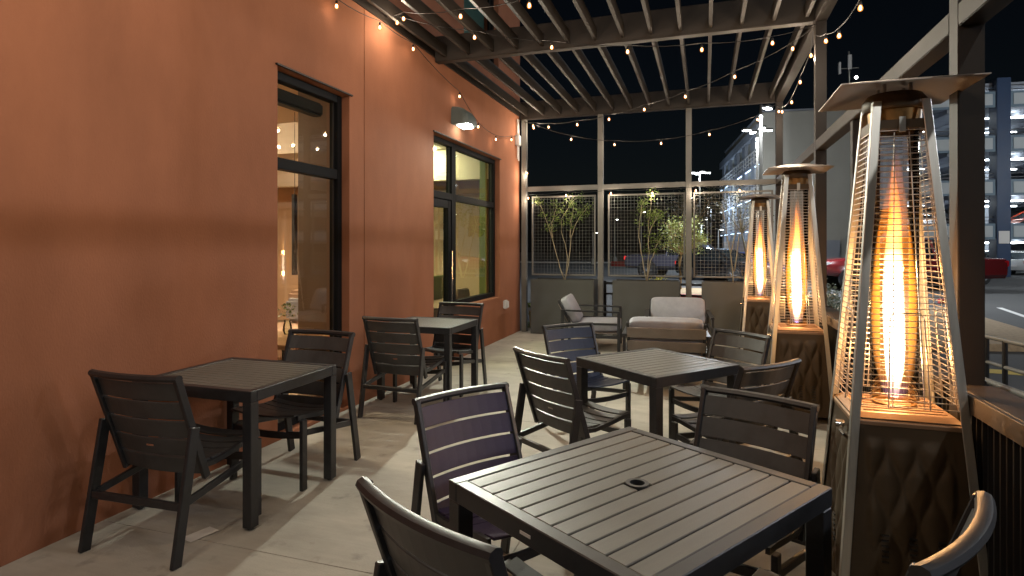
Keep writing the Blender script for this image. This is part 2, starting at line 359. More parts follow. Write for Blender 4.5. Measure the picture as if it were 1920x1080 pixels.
# ================================================================== RESTAURANT
HOLES = [(3.76, 4.73, 0.03, 2.91, 0.17), (4.974, 4.986, -0.02, 7.5, 0.012), (6.52, 7.31, 0.02, 2.91, 0.17), (7.31, 8.957, 0.70, 2.91, 0.17), (7.47, 8.9, 4.38, 6.3, 0.15)]
bld = thing('restaurant_building', 'terracotta stucco restaurant wall with tall black framed windows beside the patio', 'building')
def wall_mesh(y0, y1, z0, z1):
    yc = sorted({y0, y1} | {h[0] for h in HOLES} | {h[1] for h in HOLES}); zc = sorted({z0, z1} | {h[2] for h in HOLES if z0 < h[2] < z1} | {h[3] for h in HOLES if z0 < h[3] < z1})
    def hole(y, z):
        for k, h in enumerate(HOLES):
            if h[0] < y < h[1] and h[2] < z < h[3]: return k
        return -1
    g = MB()
    H = [[hole((yc[i] + yc[i + 1]) / 2, (zc[j] + zc[j + 1]) / 2) for j in range(len(zc) - 1)] for i in range(len(yc) - 1)]
    for i in range(len(yc) - 1):
        for j in range(len(zc) - 1):
            a, b, c, d = yc[i], yc[i + 1], zc[j], zc[j + 1]; k = H[i][j]
            if k < 0: g.add([(0, a, c), (0, b, c), (0, b, d), (0, a, d)], [(0, 1, 2, 3)]); continue
            dp = HOLES[k][4]
            if k == 1: g.add([(-dp, a, c), (-dp, b, c), (-dp, b, d), (-dp, a, d)], [(0, 1, 2, 3)])
            if i and H[i - 1][j] < 0: g.add([(0, a, c), (-dp, a, c), (-dp, a, d), (0, a, d)], [(0, 1, 2, 3)])
            if i < len(yc) - 2 and H[i + 1][j] < 0: g.add([(0, b, c), (0, b, d), (-dp, b, d), (-dp, b, c)], [(0, 1, 2, 3)])
            if j and H[i][j - 1] < 0: g.add([(0, a, c), (0, b, c), (-dp, b, c), (-dp, a, c)], [(0, 1, 2, 3)])
            if j < len(zc) - 2 and H[i][j + 1] < 0: g.add([(0, a, d), (-dp, a, d), (-dp, b, d), (0, b, d)], [(0, 1, 2, 3)])
    return g
wm = wall_mesh(-3.0, 10.05, -0.02, 7.5)
wm.add([(0, 10.05, -0.02), (-9, 10.05, -0.02), (-9, 10.05, 7.5), (0, 10.05, 7.5)], [(0, 1, 2, 3)])
wm.add([(0, -3, 7.5), (0, 10.05, 7.5), (-9, 10.05, 7.5), (-9, -3, 7.5)], [(0, 1, 2, 3)])
wm.build('wall', 'stucco', bld, recalc=False)
# inner shell
def inner(name, m, pts): MB().add(pts, [(0, 1, 2, 3)]).build(name, m, bld, recalc=False)
inner('interior_floor', 'int_floor', [(-7, 1, 0.012), (-0.18, 1, 0.012), (-0.18, 9.9, 0.012), (-7, 9.9, 0.012)])
inner('interior_ceiling', 'int_ceil', [(-7, 1, 3.12), (-0.18, 1, 3.12), (-0.18, 9.9, 3.12), (-7, 9.9, 3.12)])
inner('interior_wall', 'int_wall', [(-7, 1, 0), (-7, 9.9, 0), (-7, 9.9, 3.12), (-7, 1, 3.12)])
inner('interior_wall', 'int_wall', [(-7, 9.9, 0), (-0.18, 9.9, 0), (-0.18, 9.9, 3.12), (-7, 9.9, 3.12)])
inner('interior_wall', 'int_wall', [(-7, 1, 0), (-0.18, 1, 0), (-0.18, 1, 3.12), (-7, 1, 3.12)])
box('interior_partition', 'shade_tan', bld, -0.80, -0.40, 5.02, 5.14, 0.012, 3.11)
box('ceiling_beam', 'int_ceil', bld, -6.9, -0.9, 6.35, 6.6, 2.72, 3.118)
box('ceiling_beam', 'int_ceil', bld, -6.9, -0.2, 9.0, 9.2, 2.62, 3.118)

def window(y0, y1, z0, z1, trans, name='window', nframe=0.07, glass='glass', xg=-0.125):
    """black aluminium frame with a transom; panes as sub-parts"""
    xa, xb = xg - 0.045, xg + 0.045; w = nframe
    f = MB().box(xa, xb, y0 + .001, y0 + w, z0 + .001, z1 - .001).box(xa, xb, y1 - w, y1 - .001, z0 + .001, z1 - .001)
    f.box(xa, xb, y0 + w, y1 - w, z0 + .001, z0 + w).box(xa, xb, y0 + w, y1 - w, z1 - w, z1 - .001)
    if trans: f.box(xa, xb, y0 + w, y1 - w, trans - .045, trans + .045)
    o = f.build(name, 'frame', bld, bevel=0.004)
    zz = [(z0 + w, trans - .045), (trans + .045, z1 - w)] if trans else [(z0 + w, z1 - w)]
    for a, b in zz:
        MB().add([(xg, y0 + w, a), (xg, y1 - w, a), (xg, y1 - w, b), (xg, y0 + w, b)], [(0, 1, 2, 3)]).build('pane', glass, o, recalc=False)
        MB().box(xg - .008, xg + .008, y1 - w - .012, y1 - w - .001, a + .001, b - .001).build('gasket', 'black', o)
    return o
w1 = window(3.76, 4.73, 0.03, 2.91, 2.175)
box('roller_shade', 'black', w1, -0.30, -0.185, 3.80, 4.60, 2.70, 2.82, 0.02)
w2 = window(7.31, 8.957, 0.70, 2.91, 2.175, glass='tinted')
w3 = window(7.47, 8.9, 4.38, 6.3, 5.3)
box('glow_backing', 'teal_window_glow', w3, -.26, -.235, 7.5, 8.87, 4.4, 6.28)  # added sheet whose teal stands for the glow seen in the glass
# door with its transom light
d = window(6.52, 7.31, 0.02, 2.91, 2.175, 'door', 0.06, 'tinted')
MB().box(-0.165, -0.09, 6.585, 6.66, 0.09, 2.12).box(-0.165, -0.09, 7.15, 7.245, 0.09, 2.12).box(-0.165, -0.09, 6.66, 7.15, 0.09, 0.30).box(-0.165, -0.09, 6.66, 7.15, 2.02, 2.12).build('door_leaf', 'frame', d, bevel=0.004)
MB().tube([(-0.06, 7.20, 0.75), (-0.06, 7.20, 1.45)], 0.014).box(-0.09, -0.05, 7.192, 7.208, 0.80, 0.82).box(-0.09, -0.05, 7.192, 7.208, 1.38, 1.40).build('handle', 'chrome', d)
for (a, b) in ((3.735, 4.76), (6.50, 8.985)): box('head_flashing', 'steel', bld, 0.001, 0.022, a, b, 2.912, 2.925)
box('window_sill', 'stucco', bld, 0.001, 0.018, 7.31, 8.98, 0.665, 0.699)
MB().tube([(-0.2, 8.35, 0.75), (-0.2, 8.35, 0.76)], 0.01).build('sill_stop', 'black', bld)

# interior pieces seen through the panes
t = thing('interior_sofa', 'tan sofa behind the tall left window', 'sofa', (-2.0, 6.5, 0.012))
box('seat', 'sofa', t, -0.45, 0.45, -0.55, 0.55, 0.1, 0.45, 0.04); box('backrest', 'sofa', t, -0.45, 0.45, 0.36, 0.58, 0.46, 0.88, 0.05)
box('cushion', 'cushion', t, -0.35, 0.1, 0.2, 0.34, 0.47, 0.78, 0.04)
t = thing('dining_table', 'light oak dining table inside the tall left window', 'table', (-0.62, 4.62, 0.012))
box('tabletop', 'wood', t, -0.34, 0.34, -0.42, 0.42, 0.60, 0.64, 0.006)
for a in (-.3, .3):
    for b in (-.38, .38): box('leg', 'black', t, a - .02, a + .02, b - .02, b + .02, 0, 0.598)
t = thing('flower_vase', 'small vase of cream and green flowers on the oak dining table', 'flowers', (-0.72, 4.76, 0.653))
MB().lathe([(.03, 0), (.045, .04), (.04, .09), (.028, .12), (.032, .14)], 14).build('vase', 'glass', t, smooth=True)
lf = MB(); pt = MB()
for k in range(90):
    a, b, r = R.uniform(0, 6.28), R.uniform(-.3, 1.3), R.uniform(.02, .1); c = Vector((cos(a) * r * cos(b), sin(a) * r * cos(b), .2 + .1 * sin(b)))
    u = Vector((R.uniform(-1, 1), R.uniform(-1, 1), R.uniform(-1, 1))).normalized() * .02; w = u.cross(Vector((R.random(), R.random(), 1))).normalized() * .011
    (pt if k % 4 == 0 else lf).add([c - u, c + w, c + u, c - w], [(0, 1, 2, 3)])
lf.build('leaves', 'leaf_young', t, recalc=False); pt.build('petals', 'petal', t, recalc=False)
t = thing('pendant_lamp', 'slim dark pendant lamp hanging behind the tall left window', 'lamp', (-1.5, 5.85, 0))
MB().lathe([(.035, 1.17), (.035, 2.13)], 12).build('shade', 'black', t, smooth=True); MB().tube([(0, 0, 2.13), (0, 0, 3.11)], .004, 6).build('cord', 'cable', t)
t = thing('window_bench', 'tan upholstered bench below the right window inside', 'bench', (-0.75, 8.1, 0.012))
box('seat', 'sofa', t, -0.35, 0.3, -0.8, 1.5, 0.05, 0.62, 0.03); box('backrest', 'olive', t, -0.5, -0.36, -0.8, 1.5, 0.05, 1.0, 0.03)
tag(MB().prism([(-.28, 0), (.22, 0), (.26, .1), (.2, .2), (-.26, .2), (-.3, .1)], -.09, .09, 'x').build('cushion', 'sofa', loc=(-0.62, 8.75, 0.635), bevel=.02), 'pale tan cushion lying on the window bench', 'cushion')
tag(MB().loft([[(x, 9.55 + .03 * sin(x * 60), z), (x, 9.6 + .03 * sin(x * 60), z)][:2] + [(x + .05, 9.6 + .03 * sin(x * 60 + 3), z), (x + .05, 9.55 + .03 * sin(x * 60 + 3), z)] for x, z in ((-.6, .05), (-.6, 3.0))]).build('olive_curtain', 'olive'), 'olive green curtain at the far end of the right window', 'curtain')
MB().box(-.36, -.24, 8.99, 9.55, .05, 3.05).build('interior_column', 'olive', bld)
for k, (x, y, z) in enumerate(((-2.2, 7.9, 2.55), (-3.4, 5.9, 2.75), (-3.2, 8.4, 2.3))):
    t = thing('globe_pendant', ['glowing globe pendant nearest the door glass', 'glowing globe pendant behind the tall left window', 'glowing globe pendant deep inside behind the right window'][k], 'lamp', (x, y, z), 0, 'globe pendants inside the restaurant')
    MB().lathe([(.01, -.06), (.045, -.045), (.06, 0), (.045, .045), (.01, .06)], 14).build('globe', 'pendant_e', t, smooth='all'); MB().tube([(0, 0, .06), (0, 0, 3.11 - z)], .004, 6).build('cord', 'cable', t)
for k, (x, y) in enumerate(((-2.3, 6.9), (-2.4, 4.4), (-1.6, 8.7))):
    tag(box('ceiling_light', 'warm_strip', None, x - .55, x + .55, y - .06, y + .06, 3.085, 3.117), ['warm linear ceiling light in the middle of the dining room', 'warm linear ceiling light nearest the tall left window', 'warm linear ceiling light above the window bench'][k], 'ceiling light', 'ceiling lights inside the restaurant')
t = thing('neon_sign', 'round red neon sign glowing behind the door glass', 'sign', (-1.35, 7.75, 1.75))
ring = [(0.14 * cos(a * pi / 12) * .3, 0.14 * cos(a * pi / 12), 0.14 * sin(a * pi / 12)) for a in range(25)]
MB().tube(ring, .016, 6).build('tube', 'neon', t); MB().tube([(0, 0, .14), (0, 0, 1.36)], .003, 5).build('cord', 'cable', t)

# wall fittings
t = thing('wall_sconce', 'dark green quarter round wall light glowing above the door', 'wall light', (0.0, 7.22, 3.11)); t.scale = (.88,) * 3
prof = [(0.0, 0.0), (0.28, 0.0)] + [(0.28 * cos(a), 0.03 + 0.25 * sin(a)) for a in [i * pi / 16 for i in range(9)]]
rings = []
for yy, sc in ((-.21, .55), (-.20, .8), (-.17, .95), (-.10, 1.0), (.10, 1.0), (.17, .95), (.20, .8), (.21, .55)):
    rings.append([(0.002 + p[0] * sc, yy, p[1] * (sc if p[1] > .031 else 1)) for p in prof])
MB().loft(rings).build('housing', 'sconce', t, smooth=True)
MB().loft([[(.05, -.12, -.002), (.24, -.12, -.002), (.24, .12, -.002), (.05, .12, -.002)], [(.07, -.10, -.03), (.22, -.10, -.03), (.22, .10, -.03), (.07, .10, -.03)]]).build('lens', 'sconce_lens', t, bevel=.006)
for nrm, en in (((.9, -.85, -.66), 82), ((.9, .5, -.8), 24)):     # the two side-throw optics of the fitting
    ld = bpy.data.lights.new('sconce_light', 'AREA'); ld.shape = 'DISK'; ld.size = .16; ld.energy = en; ld.spread = radians(112); ld.color = (0.98, 1.0, 0.84)
    lo = bpy.data.objects.new('sconce_light', ld); COL.objects.link(lo); lo.parent = t; lo.location = (.20, -.02 if nrm[1] < 0 else .02, -.07); lo.rotation_euler = Vector(nrm).to_track_quat('-Z', 'Y').to_euler()
t = thing('junction_box', 'pale junction box with conduits on the terracotta wall end', 'junction box', (0.0, 9.83, 3.36))
box('cover', 'white_box', t, .001, .07, -.07, .07, -.08, .1, .006)
MB().tube([(.035, -.03, .1), (.035, -.03, .38)], .013).tube([(.035, .03, .1), (.035, .03, .38)], .013).build('conduit', 'white_box', t); MB().tube([(.035, -.03, -.32), (.035, -.03, -.08)], .013).tube([(.035, .03, -.34), (.035, .03, -.08)], .013).build('conduit', 'white_box', t)
t = thing('wall_outlet', 'white weatherproof outlet low on the terracotta wall', 'outlet', (0.0, 9.17, 0.55))
box('cover', 'white_box', t, .001, .055, -.06, .06, -.065, .075, .012); box('flap', 'white_box', t, .056, .075, -.045, .045, -.05, .06, .008)

# ================================================================== PERGOLA
PX, PB = 4.25, 3.76
pg = thing('steel_pergola', 'brown steel pergola with slatted roof over the patio', 'pergola')
BEAMY = [(-0.45), 3.10, 6.57, 10.0]
for y in BEAMY:
    MB().box(0.02, PX - .06, y - .05, y - .035, PB + .012, PB + .30).box(.02, PX - .06, y - .05, y + .05, PB, PB + .011).box(.02, PX - .06, y - .05, y + .05, PB + .301, PB + .31).build('beam', 'steel', pg, bevel=.002)
MB().box(PX - .055, PX + .055, -.5, 10.05, PB, PB + .31).build('beam', 'steel', pg, bevel=.004)
box('ledger', 'steel', pg, .003, .018, -0.5, 9.94, PB + .06, PB + .26)
for a, b in zip(BEAMY[:-1], BEAMY[1:]):
    base = None
    for k in range(14):
        x = 0.16 + .3045 * k
        if base is None or abs((b - a) - base[1]) > 1e-6:
            o = MB().box(-.018, .018, a + .055, b - .055, PB + .045, PB + .185).build('slat', 'steel', pg, loc=(x, 0, 0), bevel=.003); base = (o, b - a)
        else:
            o = base[0].copy(); COL.objects.link(o); o.location = (x, 0, 0)
POSTS = [(PX, y) for y in BEAMY] 
for x, y in POSTS: MB().box(x - .05, x + .05, y - .05, y + .05, 0.001, PB - .001).build('post', 'steel', pg, bevel=.004)
for x in (0.10, 1.46, 2.90): MB().box(x - .045, x + .045, 9.955, 10.045, 0.001, PB - .001).build('post', 'post_gray', pg, bevel=.004)
MB().box(PX - .04, PX + .04, 5.02, 5.10, .91, 2.465).build('post', 'steel', pg, bevel=.004)
for a, b in zip(BEAMY[:-1], BEAMY[1:]): MB().box(PX - .05, PX + .05, a + .051, b - .051, 2.47, 2.57).build('rail', 'steel', pg, bevel=.004)
for a, b in ((.146, 1.414), (1.506, 2.854), (2.946, 4.199)): MB().box(a, b, 9.96, 10.04, 2.485, 2.565).build('rail', 'post_gray', pg, bevel=.004)

# side knee wall of corrugated sheet
kw = thing('knee_wall', 'low corrugated metal wall with brown cap along the patio edge', 'low wall')
for a, b in zip(BEAMY[:-1], BEAMY[1:]):
    y = a + .06; prof = []
    while y < b - .11:
        prof += [(y, 4.225), (y + .034, 4.225), (y + .037, 4.207), (y + .047, 4.207), (y + .050, 4.225)]; y += .0505
    poly = [(x, yy) for yy, x in prof] + [(4.27, b - .07), (4.27, a + .06)]
    MB().prism(poly, .02, .845, 'z').build('corrugated_panel', 'black', kw, recalc=True)
    MB().box(4.165, 4.185, a + .053, b - .053, .83, .905).box(4.186, 4.345, a + .053, b - .053, .885, .905).box(4.21, 4.29, a + .053, b - .053, .846, .884).build('cap_rail', 'steel', kw, bevel=.002)
    MB().box(4.20, 4.29, a + .053, b - .053, .001, .019).build('base_rail', 'black', kw)

# wire mesh screens above the planters
def screen(x0, x1, label):
    t = thing('mesh_screen', label, 'screen', (0, 10.06, 0), 0, 'wire mesh screens at the back of the patio')
    MB().box(x0, x0 + .03, -.015, .015, 1.0, 2.40).box(x1 - .03, x1, -.015, .015, 1.0, 2.40).box(x0 + .03, x1 - .03, -.015, .015, 2.37, 2.40).box(x0 + .03, x1 - .03, -.015, .015, 1.0, 1.03).build('frame', 'post_gray', t, bevel=.002)
    g = MB(); n = round((x1 - x0) / .056)
    for k in range(1, n): x = x0 + (x1 - x0) * k / n; g.box(x - .0014, x + .0014, -.0014, .0014, 1.03, 2.37)
    for k in range(1, 25): z = 1.0 + 1.4 * k / 25; g.box(x0 + .03, x1 - .03, .0016, .0044, z - .0014, z + .0014)
    g.build('wire_grid', 'wire_gray', t, recalc=False)
screen(.22, 1.365, 'wire mesh screen beside the terracotta wall corner')
screen(1.575, 2.845, 'wire mesh screen in the middle bay of the back')
screen(2.97, 4.17, 'wire mesh screen in the right bay behind the far heater')

# back railing between planters
rl = thing('patio_railing', 'black picket railing behind the planters', 'railing', (0, 10.42, 0))
MB().box(.12, 4.2, -.02, .02, .84, .88).build('top_rail', 'black', rl); MB().box(.12, 4.2, -.015, .015, .66, .69).build('mid_rail', 'black', rl); MB().box(.12, 4.2, -.015, .015, .08, .11).build('bottom_rail', 'black', rl)
pk = None
for k in range(34):
    x = .16 + .12 * k
    if pk is None: pk = MB().box(-.008, .008, -.008, .008, .111, .659).build('picket', 'black', rl, loc=(x, 0, 0))
    else: o = pk.copy(); COL.objects.link(o); o.location = (x, 0, 0)
for x in (.14, 1.46, 2.9, 4.18): MB().box(x - .025, x + .025, .021, .07, .0, .9).build('post', 'black', rl)

# ================================================================== FURNITURE
def strip(mb, x0, x1, n, f, thick, g):
    """slat running along x: f(x) -> (y,z) of its centre line, g: half-depth vector (dy,dz), thick: normal thickness"""
    gy, gz = g; l = math.hypot(gy, gz); ny, nz = -gz / l * thick / 2, gy / l * thick / 2; rings = []
    for i in range(n + 1):
        x = x0 + (x1 - x0) * i / n; y, z = f(x)
        rings.append([(x, y - gy - ny, z - gz - nz), (x, y + gy - ny, z + gz - nz), (x, y + gy + ny, z + gz + nz), (x, y - gy + ny, z - gz + nz)])
    return mb.loft(rings)

def make_chair(label, loc, rz, sc):
    t = thing('patio_chair', label, 'chair', loc, rz, 'slatted dark metal patio chairs'); t.scale = (sc,) * 3
    def sty(z): return -.275 + (.85 - z) * .343        # y of the leaning back at height z
    for s in (-1, 1):
        MB().bar((s * .272, -.305, 0), (s * .272, -.198, .605), .022, .052, (0, 1, .2)).build('rear_leg', 'coat', t, bevel=.003)
        MB().bar((s * .248, sty(.85), .85), (s * .246, sty(.335), .335), .022, .038, (0, 1, .3)).build('back_stile', 'coat', t, bevel=.003)
        MB().bar((s * .262, .235, 0), (s * .262, .235, .415), .024, .045, (0, 1, 0)).build('front_leg', 'coat', t, bevel=.003)
        MB().bar((s * .262, -.262, .262), (s * .262, .213, .335), .02, .035).build('side_rail', 'coat', t, bevel=.003)
        q = MB()
        P = [(.268, .432), (.20, .428), (.08, .408), (-.04, .392), (-.135, .398)]
        for a, b in zip(P[:-1], P[1:]): q.bar((s * .244, a[0], a[1]), (s * .244, b[0], b[1]), .018, .026)
        q.build('seat_rail', 'coat', t)
    MB().bar((-.26, -.27, .26), (.26, -.27, .26), .022, .035).build('rear_stretcher', 'coat', t, bevel=.003)
    q = MB(); strip(q, -.25, .25, 8, lambda x: (.235, .325 - .02 * (1 - (x / .25) ** 2)), .02, (0, .018)); q.build('front_stretcher', 'coat', t)
    bow = .034
    q = MB(); N = 12; rings = []
    for i in range(N + 1):
        x = -.262 + .524 * i / N; yb = sty(.85) - bow * (1 - (x / .262) ** 2); c = (x, yb, .848)
        rings.append([(x, yb + .021 * cos(a) , .846 + .017 * sin(a)) for a in [k * pi / 4 for k in range(8)]])
    q.loft(rings).build('top_rail', 'coat', t, smooth=True)
    z = .822
    for k in range(5):
        h = .0885; zc = z - h / 2
        q = MB(); strip(q, -.238, .238, 9, lambda x, zc=zc: (sty(zc) + .006 - bow * (1 - (x / .25) ** 2), zc), .011, (-.343 * h / 2 * .97, h / 2 * .97))
        q.build('back_slat', 'slat', t, bevel=.002)
        if k == 3: MB().bar((-.022, sty(zc) - bow - .004, zc + .005), (.022, sty(zc) - bow - .004, zc + .005), .002, .009).build('name_plate', 'chrome', t)
        z -= h + .0072
    Y0 = [.255, .185, .115, .045, -.025, -.095]
    for y in Y0:
        zz = .407 + .032 * ((y - .0) / .25) ** 2 * (1 if y > 0 else .35) + .004
        sl = .256 * y if y > 0 else .06 * y
        q = MB(); strip(q, -.236, .236, 8, lambda x, y=y, zz=zz: (y, zz - .022 * (1 - (x / .24) ** 2)), .012, (.0305, .0305 * sl * 2))
        q.build('seat_slat', 'slat', t, bevel=.002)
    return t
CH = {
 'I': (0.505, 2.424, 1.9, 1.038, 'dark slatted patio chair nearest the camera at the left wall table'),
 'J': (0.521, 3.298, -181.1, 1.046, 'dark slatted patio chair under the tall window at the far end of its table'),
 'K': (0.555, 4.806, -2.1, 1.036, 'dark slatted patio chair with its back to us at the far wall table'),
 'L': (0.575, 5.70, -184.0, 1.03, 'dark slatted patio chair below the right window, beyond the far wall table'),
 'A': (2.310, 2.361, -123.4, 0.978, 'dark slatted patio chair with purplish back beside the table with umbrella hole'),
 'B': (3.255, 2.608, -205.0, 0.976, 'dark slatted patio chair at the far side of the table with the umbrella hole'),
 'C': (2.625, 1.521, -27.1, 1.018, 'dark slatted patio chair cut off at the bottom, curved rail before the nearest table'),
 'D': (3.443, 1.710, -301.0, 1.024, 'dark slatted patio chair cut off by the bottom right corner, orange glint on its rail'),
 'E': (2.336, 3.735, -35.7, 0.990, 'dark slatted patio chair with bright seat, near left side of the middle table'),
 'F': (2.217, 4.791, -134.1, 0.972, 'dark slatted patio chair with bluish back, far left side of the middle table'),
 'G': (3.245, 4.724, -220.3, 0.972, 'dark slatted patio chair between the middle table and the second heater'),
 'H': (3.309, 3.851, 48.3, 0.976, 'dark slatted patio chair with back to the nearest heater at the middle table')}
ch0 = None
for k, (x, y, r, s, lab) in CH.items():
    if ch0 is None: ch0 = make_chair(lab, (x, y, 0.001), radians(r), s)
    else:
        c = dup(ch0, lab, (x, y, 0.001), radians(r), s)
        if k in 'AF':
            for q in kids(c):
                if q.name.startswith(('back_slat', 'seat_slat')): q.material_slots[0].link = 'OBJECT'; q.material_slots[0].material = M['slat_plum_lit' if k == 'A' else 'slat_navy_lit']

def make_table(label, loc, rz, sx, sy, n, along, hole=False, plate=False):
    """slats run along local 'x' or 'y'"""
    t = thing('patio_table', label, 'table', loc, rz, 'slatted patio tables'); H = .74; fw = .045; ah = .062
    hx, hy = sx / 2, sy / 2
    q = MB().box(-hx, hx, -hy, -hy + fw, H - ah, H).box(-hx, hx, hy - fw, hy, H - ah, H).box(-hx, -hx + fw, -hy + fw, hy - fw, H - ah, H).box(hx - fw, hx, -hy + fw, hy - fw, H - ah, H)
    q.build('tabletop_frame', 'coat', t, bevel=.003)
    for a in (-1, 1):
        for b in (-1, 1):
            x, y = a * (hx - .03), b * (hy - .03); MB().box(x - .029, x + .029, y - .029, y + .029, .012, H - ah - .001).lathe([(.018, 0), (.018, .012)], 10, (x, y, 0)).build('leg', 'coat', t, bevel=.003)
    L = (hx if along == 'x' else hy) - fw - .002; Wd = 2 * ((hy if along == 'x' else hx) - fw); p = Wd / n
    sl = None
    for k in range(n):
        c = -Wd / 2 + p * (k + .5); cut = hole and abs(c) < .05
        if sl is None or cut:
            o = MB()
            if cut:  # board notched round the umbrella hole
                for a, b in ((-L, -.034), (.034, L)): o.box(*((a, b) if along == 'x' else (-p / 2 + .003, p / 2 - .003)), *((-p / 2 + .003, p / 2 - .003) if along == 'x' else (a, b)), H - .022, H - .002)
            else: o.box(*((-L, L) if along == 'x' else (-p / 2 + .003, p / 2 - .003)), *((-p / 2 + .003, p / 2 - .003) if along == 'x' else (-L, L)), H - .022, H - .002)
            o = o.build('board', 'top_slat', t, bevel=.0025)
            if not cut: sl = o
        else: o = sl.copy(); COL.objects.link(o)
        o.location = (0, c, 0) if along == 'x' else (c, 0, 0)
    MB().box(-hx + fw, hx - fw, -.02, .02, H - .06, H - .024).build('brace', 'coat', t)
    if hole:
        MB().lathe([(.024, H - .1), (.024, H + .003), (.037, H + .003), (.038, H - .001), (.03, H - .03), (.03, H - .1)], 28, cap=False).build('umbrella_ring', 'coat', t, smooth=True)
        MB().lathe([(.0235, H - .09), (.0235, H - .03)], 20).build('umbrella_sleeve', 'black', t, smooth=True)
    if plate: MB().box(-hx - .0025, -hx - .0005, -.035, .035, H - .045, H - .025).build('name_plate', 'chrome', t)
    return t
# local x = N->R edge direction (rot), local y = N->L
t1 = make_table('nearest dark slatted table with round umbrella hole in its top', (2.94, 1.93, .001), 0.998, .914, .822, 11, 'x', hole=True)
MB().box(-.022, .022, -.411 - .0025, -.411 - .0005, .704, .713).build('name_plate', 'white_box', t1)
kids_t = [o for o in kids(t1) if o.name.startswith('name_plate')][0]
kids_t.rotation_euler = (0, 0, -pi / 2); kids_t.location = (-.046, 0.02, 0)
make_table('brownish slatted table in the middle of the patio, ringed by four chairs', (2.832, 4.048, .001), .863, .748, .763, 11, 'x')
make_table('slatted table against the terracotta wall beside the tall window', (.455, 2.891, .001), 0, .841, .758, 13, 'x')
make_table('pale topped table against the wall near the door', (.482, 5.423, .001), 0, .78, .734, 12, 'x')

# lounge chairs
def make_lounge(label, loc, rz):
    t = thing('lounge_chair', label, 'lounge chair', loc, rz, 'low lounge chairs with grey cushions')   # faces +y
    w, dp = .42, .40
    for s in (-1, 1):
        a = MB()
        for p, q in (((s * w, -dp, .001), (s * w, -dp, .58)), ((s * w, dp, .001), (s * w, dp, .56)), ((s * w, dp, .22), (s * w, -dp, .22))): a.bar(p, q, .03, .045, (0, 1, 0) if p[2] != q[2] else (0, 0, 1))
        a.build('arm_frame', 'coat', t, bevel=.003); MB().bar((s * w, -dp - .02, .588), (s * w, dp + .02, .572), .05, .022).build('armrest', 'coat', t, bevel=.004)
        MB().bar((s * w, -dp, .40), (s * w, dp, .40), .022, .03).build('arm_bar', 'coat', t)
        MB().bar((s * (w - .04), -.22, .26), (s * (w - .04), -.47, .73), .03, .035, (0, 1, 0)).build('back_stile', 'coat', t, bevel=.003)
    for y in (-.36, .38): MB().bar((-w + .016, y, .235), (w - .016, y, .235), .03, .045).build('cross_rail', 'coat', t, bevel=.003)
    for k in range(3):
        z = .325 + .148 * k; y = -.22 - (z - .26) * .532 - .022
        MB().bar((-w + .03, y, z), (w - .03, y, z), .016, .122, (0, -.47, .88)).build('back_slat', 'taupe', t, bevel=.003)
    MB().bar((-w + .03, 0.02, .268), (w - .03, .02, .268), .76, .018).build('seat_panel', 'taupe', t)
    def pillow(name, sx, sy, sz, loc, rx):
        rings = []; n = 9
        for i in range(n):
            v = -1 + 2 * i / (n - 1); k = (1 - abs(v) ** 8) ** .5; e = []
            for j in range(24):
                a = 2 * pi * j / 24; ca, sa = cos(a), sin(a); p = 8.0
                x = math.copysign(abs(ca) ** (2 / p), ca); y = math.copysign(abs(sa) ** (2 / p), sa)
                e.append((x * sx * (.93 + .07 * k), y * sy * (.93 + .07 * k), v * sz * (1 - .10 * (x * x + y * y - 1))))
            rings.append(e)
        o = MB().loft(rings).build(name, 'cushion', t, smooth='all'); o.location = loc; o.rotation_euler = (rx, 0, 0)
    pillow('seat_cushion', .385, .38, .065, (0, .04, .345), .03)
    pillow('back_cushion', .375, .205, .06, (0, -.305, .578), radians(118))
    return t
lg = make_lounge('grey cushioned lounge chair with its slatted back to us, behind the middle table', (2.74, 6.62, .001), radians(4))
dup(lg, 'grey cushioned lounge chair facing us in front of the middle planter', (2.80, 8.42, .001), radians(184))
dup(lg, 'grey cushioned lounge chair turned sideways, left of the other two', (1.55, 8.75, .001), radians(-84))

